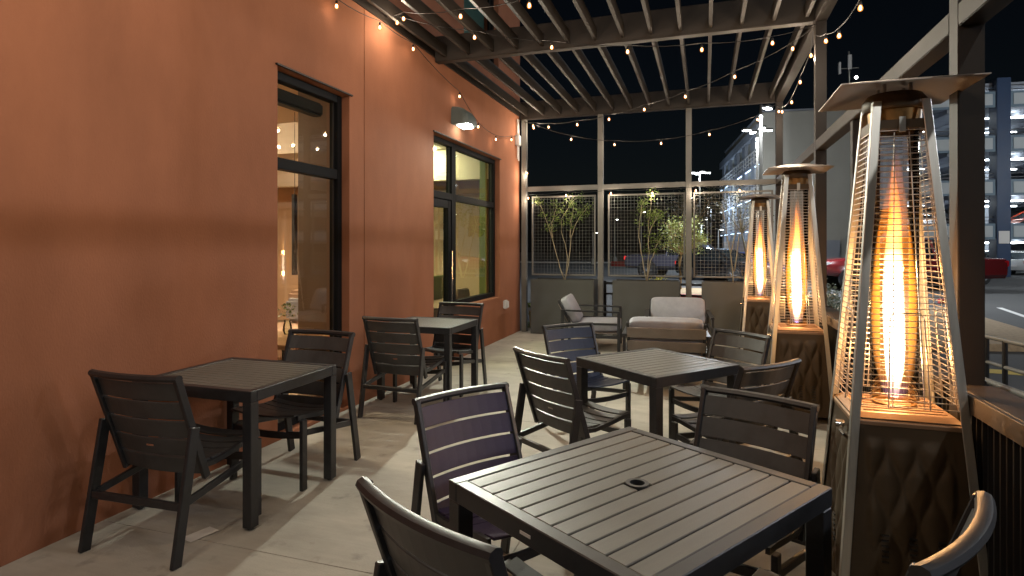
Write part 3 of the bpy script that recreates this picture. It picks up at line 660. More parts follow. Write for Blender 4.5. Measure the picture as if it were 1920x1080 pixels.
# ================================================================== HEATERS
def make_heater(label, loc, rz):
    t = thing('patio_heater', label, 'patio heater', loc, rz, 'pyramid patio heaters along the right edge')
    zb, zt = .80, 2.14; hb, ht = .275, .108
    def half(z): return hb + (ht - hb) * z / zt
    # four L-profile corner poles, from the floor to the head
    for sx in (-1, 1):
        for sy in (-1, 1):
            rings = []
            for z in (.012, zt):
                h = half(z); c = (sx * h, sy * h); f = .034; th = .005
                P = [(0, 0), (f, 0), (f, th), (th, th), (th, f), (0, f)]
                rings.append([(c[0] - sx * p[0], c[1] - sy * p[1], z) for p in P])
            MB().loft(rings).box(sx * hb - .028, sx * hb + .028, sy * hb - .028, sy * hb + .028, .0, .011).build('pole', 'alu', t, bevel=.002)
    # cabinet: four tapered panels with wave relief
    def panel(rot, name):
        q = MB(); nx, nz = 72, 64; zz0, zz1 = .06, zb - .02; V = []
        for j in range(nz + 1):
            z = zz0 + (zz1 - zz0) * j / nz; hw = half(z) - .012
            for i in range(nx + 1):
                u = -1 + 2 * i / nx; x = u * hw; e = 0
                if abs(x) < .165 and z < .70:
                    U = (x + .165) / .055; s = .42 * sin(2 * pi * (z + .02) / .30); k = math.floor(U)
                    Ls = [(m, m + (s if m % 2 else -s)) for m in range(k - 1, k + 3)]
                    for (m, a), (m2, b) in zip(Ls[:-1], Ls[1:]):
                        if a <= U < b: tt = (U - a) / (b - a); e = .0085 * 4 * tt * (1 - tt) * min(1.4, (b - a)); break
                    e *= min(1, (.165 - abs(x)) / .02) * min(1, (.70 - z) / .04)
                V.append((x, -(half(z) - .012) - e, z))
        F = [(j * (nx + 1) + i, j * (nx + 1) + i + 1, (j + 1) * (nx + 1) + i + 1, (j + 1) * (nx + 1) + i) for j in range(nz) for i in range(nx)]
        o = q.add(V, F).build('cabinet_panel', 'bronze', t, smooth='all', recalc=False); o.rotation_euler = (0, 0, rot)
        for dx in (-.10, 0.0, .10):
            v = MB()
            for k in range(6): v.box(dx - .013, dx + .013, -half(.27) - .008, -half(.27) - .002, .20 + .022 * k, .207 + .022 * k)
            v = v.build('vent', 'black', t); v.rotation_euler = (0, 0, rot)
    for k in range(4): panel(k * pi / 2, 'cabinet_panel')
    h0, h1 = half(zb) - .008, half(zb + .012) - .008
    h0 = half(zb - .03) - .006; h1 -= .030
    sq = lambda h, z: [(-h, -h, z), (h, -h, z), (h, h, z), (-h, h, z)]
    MB().loft([sq(h0, zb - .05), sq(h0, zb - .032), sq(h1, zb)]).build('deck', 'deck', t, bevel=.002)
    for k in range(7): MB().box(-h1 + .02, h1 - .02, -.15 + .045 * k, -.142 + .045 * k, zb + .0005, zb + .004).build('deck_rib', 'deck', t)
    MB().lathe([(.085, zb + .001), (.085, zb + .012), (.075, zb + .014), (.074, zb + .001)], 28, cap=False).build('burner_ring', 'burnt', t, smooth=True)
    MB().tube([(-half(.72) - .002, -.10, .72), (-half(.72) - .035, -.10, .72)], .016, 12).build('knob', 'chrome', t, smooth=True)
    MB().box(-half(.68) - .012, -half(.68) - .002, -.13, -.06, .675, .682).build('valve_lever', 'chrome', t)
    # glass tube and flame
    MB().lathe([(.094, zb + .004), (.094, zt - .05)], 28, cap=False).build('glass_tube', 'clear', t, smooth=True, recalc=False)
    fl = [(0.0, .020), (.04, .027), (.12, .038), (.22, .044), (.34, .047), (.44, .046), (.52, .043), (.62, .039), (.72, .034), (.82, .027), (.92, .018), (1.02, .009), (1.09, .001)]
    def flame(name, mtl, k, seed, zs):
        rings = []; n = 16
        for z, r in fl:
            o = []
            for i in range(n):
                a = 2 * pi * i / n; rr = r * k * (1 + .14 * noise.noise(Vector((cos(a) * 1.5, sin(a) * 1.5, z * 7 + seed))))
                dx = .012 * noise.noise(Vector((0.3, seed, z * 3))) * z * 1.6
                o.append((rr * cos(a) + dx, rr * sin(a), z * zs))
            rings.append(o)
        ob = MB().loft(rings).build(name, mtl, t, smooth='all'); ob.location = (0, 0, zb + .03); return ob
    flame('flame', 'flame_core', .92, 3.0, 1.0); flame('flame_veil', 'flame_veil', 1.9, 8.0, 1.02)
    # head
    MB().lathe([(.118, zt - .03), (.125, zt - .02), (.125, zt + .015), (.105, zt + .042), (.04, zt + .052)], 28).build('head', 'bronze', t, smooth=True)
    MB().lathe([(.100, zt - .085), (.105, zt - .03)], 28, cap=False).build('emitter_screen', 'burnt', t, smooth=True)
    MB().box(-ht - .002, ht + .002, -ht - .004, -ht + .002, zt - .125, zt - .085).box(-ht - .002, ht + .002, ht - .002, ht + .004, zt - .125, zt - .085).box(-ht - .004, -ht + .002, -ht, ht, zt - .125, zt - .085).box(ht - .002, ht + .004, -ht, ht, zt - .125, zt - .085).build('collar', 'bronze', t)
    MB().box(-.012, .012, -ht - .012, -ht - .005, zt - .14, zt - .075).build('latch', 'alu', t)
    # folded square reflector: raised middle with drooping corners
    w = .262; N = 12; V = []; F = []
    for j in range(N + 1):
        for i in range(N + 1):
            u, v = -1 + 2 * i / N, -1 + 2 * j / N; e = max(abs(u), abs(v))
            V.append((u * w, v * w, zt + .092 - .07 * max(0, e - .34)))
    n1 = len(V); V += [(x, y, z + .004) for x, y, z in V]
    for j in range(N):
        for i in range(N):
            a = j * (N + 1) + i; F.append((a, a + N + 1, a + N + 2, a + 1)); F.append((n1 + a, n1 + a + 1, n1 + a + N + 2, n1 + a + N + 1))
    rim = [i for i in range(N + 1)] + [(j + 1) * (N + 1) - 1 for j in range(1, N + 1)] + [N * (N + 1) + i for i in range(N - 1, -1, -1)] + [j * (N + 1) for j in range(N - 1, 0, -1)]
    for a, b in zip(rim, rim[1:] + rim[:1]): F.append((a, b, n1 + b, n1 + a))
    MB().add(V, F).tube([(.05, .05, zt + .04), (.05, .05, zt + .085)], .008, 6).tube([(-.05, .05, zt + .04), (-.05, .05, zt + .085)], .008, 6).tube([(.05, -.05, zt + .04), (.05, -.05, zt + .085)], .008, 6).tube([(-.05, -.05, zt + .04), (-.05, -.05, zt + .085)], .008, 6).build('reflector', 'reflector', t, smooth=True)
    # wire guards, one per face
    g = None
    for k in range(4):
        if g is None:
            q = MB(); z = zb + .035; r = .0017
            while z < zt - .13:
                h = half(z); q.bar((-h + .03, -h + .006, z), (h - .03, -h + .006, z), 2 * r, 2 * r); z += .0255
            for s in (-1, -.33, .33, 1):
                a, b = half(zb + .03), half(zt - .14); q.bar((s * (a - .035), -a + .0105, zb + .03), (s * (b - .035), -b + .0105, zt - .14), 2 * r, 2 * r, (0, 1, 0))
            h = half(zb + .03); h2 = half(zb + .42); q.tube([(-.075, -h + .001, zb + .03), (-.062, -h2 + .001, zb + .40), (-.05, -h2 + .001, zb + .425), (.05, -h2 + .001, zb + .425), (.062, -h2 + .001, zb + .40), (.075, -h + .001, zb + .03)], .003, 6)
            g = q.build('wire_guard', 'wire', t, recalc=False)
        else: o = g.copy(); COL.objects.link(o); o.rotation_euler = (0, 0, k * pi / 2)
    # the light the flame throws
    for zz, e in ((.22, 17.0), (.60, 10.0)):
        pl = bpy.data.lights.new('flame_light', 'POINT'); pl.energy = e; pl.color = (1.0, .46, .13); pl.shadow_soft_size = .04
        po = bpy.data.objects.new('flame_light', pl); COL.objects.link(po); po.parent = t; po.location = (0, 0, zb + zz)
    return t
ht = make_heater('nearest tall pyramid patio heater with bright flame, right of the front table', (3.955, 3.04, .001), 0)
dup(ht, 'second pyramid patio heater, behind the middle table', (3.93, 5.80, .001), 0)
dup(ht, 'farthest and smallest pyramid patio heater in front of the right planter', (3.88, 8.87, .001), 0)

# ================================================================== PLANTERS AND YOUNG TREES
def leaf_quads(mb, c, n, spread, size, rng):
    for _ in range(n):
        p = Vector(c) + Vector((rng.gauss(0, spread), rng.gauss(0, spread), rng.gauss(0, spread * .8)))
        u = Vector((rng.uniform(-1, 1), rng.uniform(-1, 1), rng.uniform(-.7, .7))).normalized() * size * rng.uniform(.6, 1.3)
        w = u.cross(Vector((rng.uniform(-1, 1), rng.uniform(-1, 1), rng.uniform(-1, 1)))).normalized() * size * .38
        mb.add([p - u, p + w, p + u, p - w], [(0, 1, 2, 3)])
PLS = [(.27, 1.375, 'grey planter box beside the terracotta wall corner', 'young multi stemmed tree growing in the planter beside the wall', [(.84, 9.98)], 1),
       (1.69, 2.765, 'grey planter box in the middle bay of the back', 'thin young tree with sparse leaves in the middle planter', [(2.23, 9.98)], 2),
       (3.10, 4.10, 'grey planter box in the right bay with heater glow on it', 'thin bare young tree in the right planter', [(3.58, 9.98)], 3)]
for x0, x1, lab, tl, roots, sd_ in PLS:
    t = thing('planter', lab, 'planter', ((x0 + x1) / 2, 10.0, .001), 0, 'rectangular planters at the back of the patio'); w = (x1 - x0) / 2; H = .945
    MB().box(-w, w, -.2, -.175, 0, H).box(-w, w, .175, .2, 0, H).box(-w, -w + .025, -.175, .175, 0, H).box(w - .025, w, -.175, .175, 0, H).build('shell', 'planter', t, bevel=.004)
    box('soil', 'soil', t, -w + .026, w - .026, -.174, .174, .5, H - .035)
    rng = random.Random(sd_); rx, ry = roots[0]
    tr = thing('young_tree', tl, 'tree', (rx, ry, H - .03), 0, 'young trees in the planters')
    st = MB(); lv = MB(); ends = []
    stems = {1: [[(-.03, 0, 0), (-.12, .0, .35), (-.22, -.02, .75), (-.30, -.03, 1.05), (-.46, -.03, 1.38)], [(0, 0, 0), (.03, 0, .35), (.05, .02, .55), (-.03, 0, .85), (-.06, 0, 1.1), (.10, 0, 1.35)], [(.02, 0, 0), (.07, .02, .4), (.10, 0, .75), (.17, -.02, 1.0), (.26, 0, 1.12), (.42, -.02, 1.28)], [(-.22, -.02, .75), (-.25, .05, 1.0), (-.18, .05, 1.3)], [(.10, 0, .75), (.10, .06, 1.05), (.14, .03, 1.3)]],
             2: [[(-.02, 0, 0), (-.08, 0, .4), (-.13, 0, .75), (-.10, .02, 1.1), (-.03, .02, 1.35)], [(0, 0, 0), (.0, .02, .5), (.02, 0, .95), (.08, 0, 1.4)], [(.01, 0, 0), (.08, 0, .35), (.17, 0, .62), (.26, -.02, .78)], [(.02, 0, .8), (.12, 0, 1.0), (.2, 0, 1.12)]],
             3: [[(0, 0, 0), (-.03, 0, .5), (-.12, 0, 1.0), (-.20, 0, 1.25)], [(0, 0, .2), (.08, 0, .7), (.10, 0, 1.1)], [(-.03, 0, .5), (.02, .03, .85), (-.02, .03, 1.2)]]}[sd_]
    for s in stems:
        P = [Vector(p) + Vector((rng.gauss(0, .012), rng.gauss(0, .02), 0)) for p in s]; F = []
        for a, b in zip(P[:-1], P[1:]):
            for k in range(3): F.append(a.lerp(b, k / 3) + Vector((rng.gauss(0, .006), rng.gauss(0, .006), 0)))
        F.append(P[-1]); st.tube(F, .0105, 6, .003)
        for k in range(3 if sd_ < 3 else 1): ends.append(F[-1 - k * 2])
        for k in range(2):
            b = F[rng.randrange(len(F) // 2, len(F))]; e = b + Vector((rng.uniform(-.16, .16), rng.uniform(-.1, .1), rng.uniform(0, .16))); st.tube([b, b.lerp(e, .5) + Vector((0, 0, .015)), e], .0035, 5, .0015); ends.append(e)
    for e in ends: leaf_quads(lv, e, {1: 34, 2: 34, 3: 6}[sd_], .050, .023, rng)
    st.build('trunk', 'stem', tr, smooth='all'); lv.build('crown', 'leaf_young' if sd_ < 3 else 'leaf_dim', tr, recalc=False)

# ================================================================== STRING LIGHTS
def bulb_obj():
    b = MB().lathe([(.004, -.042), (.014, -.038), (.0205, -.026), (.021, -.014), (.015, .004), (.0105, .012)], 12).build('bulb', 'bulb', None, smooth='all')
    MB().lathe([(.003, -.030), (.0085, -.022), (.0085, -.006), (.003, .004)], 8).build('filament', 'filament', b, smooth='all')
    k = MB().lathe([(.0125, .010), (.0135, .014), (.0135, .040), (.009, .046), (.004, .050)], 10).build('socket', 'socket', b, smooth=True)
    return b
BULB = bulb_obj(); first_used = [False]
def strand(label, pts, anchors=(None, None), power=5.6):
    t = thing('string_light', label, 'string lights', (0, 0, 0), 0, 'strings of amber festoon bulbs')
    P = [Vector(p) + Vector((0, 0, .055)) for p in pts]
    ext = ([Vector(anchors[0])] if anchors[0] else []) + P + ([Vector(anchors[1])] if anchors[1] else [])
    W_ = []
    for a, b in zip(ext[:-1], ext[1:]):
        for k in range(4): u = k / 4; q = a.lerp(b, u); q.z -= .03 * min(1, (b - a).length) * 4 * u * (1 - u); W_.append(q)
    W_.append(ext[-1]); MB().tube(W_, .0042, 5).build('wire', 'cable', t)
    for p in pts:
        if not first_used[0]: b = BULB; first_used[0] = True; b.parent = t
        else:
            b = BULB.copy(); COL.objects.link(b); b.parent = t
            for q in BULB_SOCK: s = q.copy(); COL.objects.link(s); s.parent = b
        b.location = p; b.scale = (.82,) * 3
        pl = bpy.data.lights.new('bulb_light', 'POINT'); pl.energy = power; pl.color = (1.0, .81, .61); pl.shadow_soft_size = .02
        po = bpy.data.objects.new('bulb_light', pl); COL.objects.link(po); po.parent = b; po.location = (0, 0, -.065)
BULB_SOCK = kids(BULB)
strand('string of amber bulbs close along the terracotta wall top', [(.09, 4.4, 3.62), (.09, 5.12, 3.69), (.09, 5.82, 3.70), (.09, 7.11, 3.49), (.09, 7.78, 3.22), (.09, 8.52, 3.17), (.09, 9.29, 3.30)], ((.03, 3.7, 3.80), (.03, 9.8, 3.46)), .26)
strand('string of amber bulbs running across under the middle pergola beam', [(.17, 5.32, 3.80), (.93, 5.54, 3.64), (1.68, 5.76, 3.53), (2.41, 5.98, 3.48), (3.12, 6.18, 3.49), (3.79, 6.38, 3.55)], ((.04, 5.28, 3.86), (4.19, 6.5, 3.72)))
strand('string of amber bulbs under the front bay slats, leaving at the top', [(.32, 5.18, 3.77), (1.11, 4.76, 3.54), (1.86, 4.35, 3.38), (2.60, 3.95, 3.36), (3.3, 3.55, 3.45)], ((.04, 5.3, 3.85), (4.19, 3.12, 3.70)))
strand('string of amber bulbs crossing diagonally below the back bay slats', [(.35, 9.69, 3.59), (.7, 9.4, 3.49), (1.28, 8.92, 3.40), (1.84, 8.46, 3.35), (2.38, 8.01, 3.35), (2.92, 7.56, 3.37), (3.47, 7.1, 3.44), (4.01, 6.66, 3.56)], ((.12, 9.9, 3.70), (4.19, 6.55, 3.72)))
strand('string of amber bulbs drooping across the dark sky at the back', [(.30, 9.9, 3.60), (.97, 9.9, 3.36), (1.71, 9.9, 3.23), (2.47, 9.9, 3.21), (3.22, 9.9, 3.31), (3.93, 9.9, 3.50)], ((.12, 9.93, 3.72), (4.2, 9.93, 3.72)))
strand('string of amber bulbs along the right pergola edge, back bay', [(4.19, 6.72, 3.49), (4.19, 7.45, 3.41), (4.19, 8.14, 3.34), (4.19, 9.1, 3.43), (4.19, 9.5, 3.52)], ((4.19, 6.6, 3.72), (4.19, 9.9, 3.72)))
strand('string of amber bulbs along the right pergola edge toward us', [(4.19, 5.94, 3.38), (4.19, 5.39, 3.24), (4.19, 4.7, 3.20), (4.19, 4.0, 3.25)], ((4.19, 6.5, 3.62), (4.19, 3.16, 3.70)))
strand('string of amber bulbs along the low back rail above the screens', [(.18, 9.9, 2.81), (.2, 9.9, 2.37), (.88, 9.9, 2.40), (1.65, 9.9, 2.41), (2.33, 9.9, 2.40), (3.01, 9.9, 2.42), (3.67, 9.9, 2.40)], ((.14, 9.93, 3.70), (4.19, 9.9, 2.48)))

strand('string of amber bulbs over the near bay, along the wall behind us', [(.09, 3.2, 3.66), (.09, 2.3, 3.6), (.09, 1.4, 3.62), (.09, .5, 3.6), (.09, -.3, 3.62)], ((.03, 3.7, 3.80), (.03, -.45, 3.7)), 1.2)
strand('string of amber bulbs zigzagging over the near bay behind us', [(2.7, 2.5, 3.42), (2.1, 2.2, 3.38), (1.5, 1.8, 3.38), (1.0, 1.3, 3.42), (.8, .8, 3.45), (1.0, .4, 3.42), (1.5, .1, 3.38), (2.1, -.1, 3.38), (2.7, -.25, 3.42)], ((4.19, 3.0, 3.7), (4.19, -.4, 3.7)), 15.0)

tag(MB().add([(-.045, -.075, 0), (.045, -.075, .001), (.05, .075, .003), (-.04, .075, .0)], [(0, 1, 2, 3)]).build('paper_scrap', 'paper', loc=(.64, 2.41, .003), recalc=False), 'scrap of white paper on the concrete under the wall table', 'paper').rotation_euler = (0, 0, -.25)

# ================================================================== STREET
def rail_run(mb, pts, r):
    mb.tube(pts, r, 10)
t = thing('ramp_railing', 'grey pipe handrail on the ramp outside the patio wall', 'railing')
MB().tube([(5.9, 7.5, .56), (5.5, 6.41, .71), (5.5, 5.0, .77), (5.5, 3.0, .86)], .02, 10).build('top_rail', 'post_gray', t, smooth=True)
MB().tube([(5.9, 7.5, .34), (5.5, 6.41, .487), (5.5, 5.0, .55), (5.5, 3.0, .63)], .016, 10).build('mid_rail', 'post_gray', t, smooth=True)
MB().tube([(5.15, 7.5, .47), (5.05, 5.3, .54), (5.0, 3.0, .66)], .022, 10).build('handrail', 'post_gray', t, smooth=True)
for x, y, z in ((5.5, 6.2, .72), (5.5, 5.87, .73), (5.5, 4.6, .78), (5.5, 3.4, .84)): MB().tube([(x, y, LOT), (x, y, z)], .02, 10).build('post', 'black', t, smooth=True)
for x, y, z in ((5.06, 5.5, .53), (5.02, 3.9, .60)): MB().tube([(x, y, LOT), (x, y, z)], .02, 10).build('post', 'black', t, smooth=True)

def street_lamp(label, loc, H, heads, rz, mtl='lamp_head', power=0, r=.07, hs=1.0, hue=(.88, .94, 1.0), soft=.35, cone=134):
    t = thing('street_lamp', label, 'street lamp', loc, rz, 'car park lamp posts')
    MB().lathe([(.22, 0), (.22, .6), (r, .62), (r * .75, H)], 12).build('pole', 'post_gray', t, smooth=True)
    for k in range(heads):
        a = 2 * pi * k / max(heads, 1); c, s = cos(a), sin(a)
        MB().bar((0, 0, H - .06), (c * .45 * hs, s * .45 * hs, H - .02), .05, .05).build('arm', 'post_gray', t)
        o = MB().box(.40 * hs, .95 * hs, -.16 * hs, .16 * hs, -.04, .05).build('head', 'post_gray', t, bevel=.01); o.location = (0, 0, H); o.rotation_euler = (0, 0, a)
        e = MB().box(.45 * hs, .90 * hs, -.12 * hs, .12 * hs, -.075, -.042).build('lens', mtl, o)
    if power:
        pl = bpy.data.lights.new('lamp_light', 'SPOT' if cone else 'POINT'); pl.energy = power; pl.color = hue; pl.shadow_soft_size = soft
        if cone: pl.spot_size = radians(cone); pl.spot_blend = .35      # cut-off optic pointing straight down
        po = bpy.data.objects.new('lamp_light', pl); COL.objects.link(po); po.parent = t; po.location = (0, 0, H - .35)
    return t
street_lamp('tall car park lamp post carrying one very bright head, above the others', (5.15, 23.81, LOT), 7.12, 1, radians(60), power=5200, hs=.8)
street_lamp('four headed car park lamp post in front of the beige building', (5.36, 28.09, LOT), 7.0, 4, radians(18), power=5200, hs=.7)
street_lamp('added unseen lamp post facing the right end of the parking garage', (26.0, 30.0, LOT), 7.5, 2, radians(60), power=3800, cone=0)  # unseen post added to brighten the garage panels
street_lamp('distant four headed lamp post left of the blue building', (2.82, 43.04, LOT), 7.0, 4, radians(18), power=2000, hs=.8, cone=0)
far = [(2.23, 57.58, 6.13), (3.75, 63.35, 5.57), (3.36, 54.8, 3.94), (2.89, 50.43, 3.28), (4.26, 52.99, 2.99), (-7.69, 59.59, 2.96), (-3.2, 63, 5.2), (-6.4, 66, 4.6)]
for k, (x, y, z) in enumerate(far):
    street_lamp(['far lamp highest of those behind the light green tree', 'far lamp on the right edge of the blue facade', 'far lamp low in front of the blue facade', 'far lamp just above the black car roof', 'far lamp lowest at the foot of the blue facade', 'far lamp behind the left mesh screen', 'far lamp seen through the middle screen, upper', 'far lamp between the screens in the dark'][k], (x, y, LOT), z - LOT, 1, radians(200 + 30 * k), 'lamp_far', 750 if k in (1, 3) else 0, .05, .5, hue=(.6, .78, 1.0), cone=0)
# car park lamp beyond the low wall, which throws the cool light and the rail shadow onto the stucco; three unseen posts added along y to blur post shadows
for k, (y, pw) in enumerate(((3.3, 600), (-1.6, 520), (6.4, 380), (9.2, 270))):
    street_lamp(['car park lamp level with the nearest heater', 'added car park lamp behind the camera position', 'added car park lamp level with the second heater', 'added car park lamp level with the farthest heater'][k] + ' beyond the low wall', (11.5, y, LOT), 4.75, 1, radians(180), power=pw, hue=(.88, .91, 1.0), soft=.14, cone=0)

# --- vehicles -----------------------------------------------------
def make_car(name, label, cat, kind, pm, loc, rz, tail='tail_dim', group='vehicles parked in the car park'):
    """x forward, wheels on z=0"""
    t = thing(name, label, cat, loc, rz, group); t.scale = ((1.2 if kind == 'pickup' else 1.0),) * 3
    if kind == 'sedan':
        L, Wd, wb = 4.6, .90, (-1.38, 1.38); R_ = .33
        lower = [(-2.3, .42, .80, .74), (-2.22, .30, .95, .84), (-1.6, .24, 1.0, .90), (0, .22, .98, .90), (1.0, .24, .95, .90), (1.75, .28, .86, .86), (2.2, .34, .74, .76), (2.3, .42, .62, .62)]
        cab = [(-1.75, .97), (-1.05, 1.40), (-.2, 1.47), (.45, 1.42), (1.35, .93)]
    elif kind == 'suv':
        L, Wd, wb = 4.8, .93, (-1.40, 1.45); R_ = .37
        lower = [(-2.35, .48, .95, .80), (-2.28, .36, 1.08, .89), (-1.6, .28, 1.12, .93), (0, .28, 1.08, .93), (1.0, .30, 1.06, .93), (1.8, .34, 1.0, .90), (2.3, .40, .88, .80), (2.4, .5, .75, .68)]
        cab = [(-2.22, 1.08), (-1.95, 1.60), (-.4, 1.70), (.35, 1.62), (1.25, 1.04)]
    else:
        L, Wd, wb = 5.5, .97, (-1.60, 1.75); R_ = .40
        lower = [(-2.75, .60, 1.02, .90), (-2.70, .48, 1.12, .96), (-1.6, .45, 1.13, .97), (-.45, .42, 1.13, .97), (1.0, .42, 1.12, .97), (1.9, .45, 1.10, .95), (2.55, .52, 1.02, .88), (2.7, .6, .9, .80)]
        cab = [(-.75, 1.12), (-.6, 1.70), (.1, 1.82), (.7, 1.76), (1.45, 1.11)]
    rings = []
    for x, z0, z1, w in lower:
        zm = z0 + (z1 - z0) * .62
        rings.append([(x, -w * .88, z0), (x, w * .88, z0), (x, w, z0 + .12), (x, w, zm), (x, w * .95, z1 - .04), (x, w * .86, z1), (x, -w * .86, z1), (x, -w * .95, z1 - .04), (x, -w, zm), (x, -w, z0 + .12)])
    MB().loft(rings).build('body', pm, t, smooth=True)
    wi, wo = Wd * .70, Wd * .84
    v = [(x, s * (wo if k in (0, len(cab) - 1) else wi + .06 * Wd), z) for k, (x, z) in enumerate(cab) for s in (-1, 1)]; n = len(cab)
    f = [tuple(2 * i for i in range(n)), tuple(2 * i + 1 for i in range(n - 1, -1, -1))] + [(2 * i, 2 * i + 1, 2 * i + 3, 2 * i + 2) for i in range(n - 1)] + [(0, 2 * n - 2, 2 * n - 1, 1)]
    MB().add(v, f).build('cabin_glass', 'dark_glass', t)
    # roof and pillars
    q = MB(); mid = cab[1:-1]
    for (xa, za), (xb, zb_) in zip(mid[:-1], mid[1:]): q.add([(xa, -wi - .06, za + .004), (xb, -wi - .06, zb_ + .004), (xb, wi + .06, zb_ + .004), (xa, wi + .06, za + .004), (xa, -wi - .03, za + .03), (xb, -wi - .03, zb_ + .03), (xb, wi + .03, zb_ + .03), (xa, wi + .03, za + .03)], [(0, 3, 2, 1), (4, 5, 6, 7), (0, 1, 5, 4), (1, 2, 6, 5), (2, 3, 7, 6), (3, 0, 4, 7)])
    for s in (-1, 1):
        for a, b in ((0, 1), (n - 1, n - 2)):
            q.bar((cab[a][0], s * (wo - .01), cab[a][1]), (cab[b][0], s * (wi + .05), cab[b][1] + .01), .06, .07)
        xm = (cab[1][0] + cab[-2][0]) / 2; q.bar((xm, s * (wo + .004), cab[0][1] - .02), (xm, s * (wi + .065), max(z for _, z in cab) - .02), .04, .06, (1, 0, 0))
    q.build('roof', pm, t)
    if kind == 'pickup': MB().box(-2.62, -.85, -.78, .78, 1.02, 1.136).build('bed_liner', 'black', t)
    for x in wb:
        for s in (-1, 1):
            y = s * (Wd - .11)
            MB().lathe([(R_ + .07, -.10), (R_ + .07, .105)], 20, (x, y + s * .02, R_ + .02), 'y').build('wheel_arch', 'black', t)
            w = MB().lathe([(R_ * .6, -.10), (R_ * .95, -.11), (R_, -.06), (R_, .06), (R_ * .95, .11), (R_ * .6, .10)], 24, (x, y + s * .05, R_), 'y').build('wheel', 'tyre', t, smooth=True)
            rm = MB().lathe([(R_ * .66, .0), (R_ * .66, .115 * 1), (R_ * .58, .12), (R_ * .54, .09)], 20, (x, y + s * .05 - (0 if s > 0 else .12), R_), 'y', cap=False)
            for k in range(5):
                a = 2 * pi * k / 5; rm.bar((x, y + s * .16, R_), (x + cos(a) * R_ * .6, y + s * .155, R_ + sin(a) * R_ * .6), .05, .07 * R_ / .33, (0, 1, 0))
            rm.build('rim', 'rim', w)
    x0 = lower[0][0]; x1 = lower[-1][0]; zt_ = lower[1][2]
    for s in (-1, 1):
        MB().box(x0 - .03, x0 + .12, s * lower[0][3] - .14 if s > 0 else -lower[0][3] - .03, s * lower[0][3] + .03 if s > 0 else -lower[0][3] + .14, zt_ - .26, zt_ - .06).build('tail_lamp', tail, t, bevel=.02)
        MB().box(x1 - .28, x1 - .02, (lower[-1][3] - .05) * s - .11, (lower[-1][3] - .05) * s + .11, lower[-2][2] - .16, lower[-2][2] - .04).build('headlamp', 'head_lens', t, bevel=.02)
        MB().box(.75, .95, s * (Wd + .09) - .07, s * (Wd + .09) + .07, cab[-1][1] + .02, cab[-1][1] + .17).build('mirror', pm, t, bevel=.02)
        MB().box(-1.2, 1.1, s * Wd * 1.0 - .004, s * Wd * 1.0 + .008, lower[3][1] + .14, lower[3][1] + .18).build('side_trim', 'chrome', t)
    MB().box(x0 - .04, x0 - .005, -.26, .26, .52, .64).build('number_plate', 'white_box', t)
    return t
make_car('pickup_truck', 'slate grey pickup truck parked behind the black car', 'pickup truck', 'pickup', 'p_slate', (2.15, 35.0, LOT), radians(-12), 'tail')
make_car('parked_car', 'glossy black sport utility car parked in front of the pickup truck', 'car', 'suv', 'p_black', (3.95, 33.1, LOT), radians(-38), 'tail')
make_car('parked_car', 'bright blue car mostly hidden behind the black car', 'car', 'sedan', 'p_brblue', (5.4, 37.5, LOT), radians(-30))
make_car('pickup_truck', 'red pickup truck with front wheel showing beside the right post', 'pickup truck', 'pickup', 'p_red', (10.9, 28.3, LOT), radians(186))
make_car('parked_car', 'dark red car seen through the nearest heater guard', 'car', 'sedan', 'p_dkred', (14.2, 34.3, LOT), radians(190))

# --- garage ---------------------------------------------------------
GX, GY, GR = 20.17, 42.73, radians(5.9)
gar = thing('parking_garage', 'open concrete parking garage with blue columns and pale parapet panels', 'building', (GX, GY, LOT), GR)
lev = [2.75, 5.40, 8.04, 10.70]
box('roof_slab', 'gar_conc', gar, -5.0, 14, .35, 18, 11.5, 11.75)
for z in lev[:-1]: box('floor_slab', 'gar_conc', gar, -5.0, 14, .35, 18, z - .35, z - .1)
box('floor_slab', 'gar_conc', gar, -5.0, 14, .35, 18, lev[3] - .35, lev[3] - .1)
box('ground_slab', 'asphalt', gar, -5.0, 14, .02, 18, .004, .03)
box('back_wall', 'gar_conc', gar, -5.0, 14, 17.6, 17.9, .04, 11.49)
for x0, x1 in ((-4.75, -.38), (.38, 6.6), (7.4, 13.6)):
    for z in lev:
        p = MB().box(x0, x1, -.02, .12, z - .5, z + .46).build('parapet_panel', 'gar_rim', gar, bevel=.01)
        MB().box(x0 + .16, x1 - .16, -.05, -.022, z - .36, z + .32).build('panel_face', 'gar_panel', p, bevel=.015)
        MB().bar((x0, .2, z + .62), (x1, .2, z + .62), .04, .04).bar((x0, .2, z + .85), (x1, .2, z + .85), .04, .04).build('guard_rail', 'black', p)
box('side_wall', 'gar_conc', gar, -5.25, -5.005, .3, 18, .04, 11.7)
for x in (0, 7.0):
    MB().box(x - .37, x + .37, -.12, .74, .001, 11.95).build('column', 'gar_blue', gar, bevel=.02)
for x in (-4.2, -1.6, 3.5, 8.0): MB().box(x - .3, x + .3, 9, 9.6, .04, 11.49).build('column', 'gar_conc', gar)
for z in lev:      # ceiling beams of the double tees
    for k in range(9): MB().box(-4.9 + k * 2.3, -4.6 + k * 2.3, .8, 17.5, z - .62, z - .352).build('ceiling_rib', 'gar_conc', gar)
strips = []
for z in lev + [11.85]:
    for x0, x1, y in ((-1.05, -.25, 2.4), (.3, 4.5, 2.4), (-4.6, -3.4, 6.0), (-3.2, -1.5, 6.5), (-2.6, -1.4, 10.5), (2.0, 5.0, 8.0), (-4.8, -4.3, 10.0)):
        strips.append((x0, x1, y, z - .72))
for k, (x0, x1, y, z) in enumerate(strips):
    MB().box(x0, x1, y - .09, y + .09, z, z + .07).build('tube_light', 'tube_light', gar)
box('notice_board', 'paper', gar, -.28, .28, -.15, -.125, 2.0, 2.75)
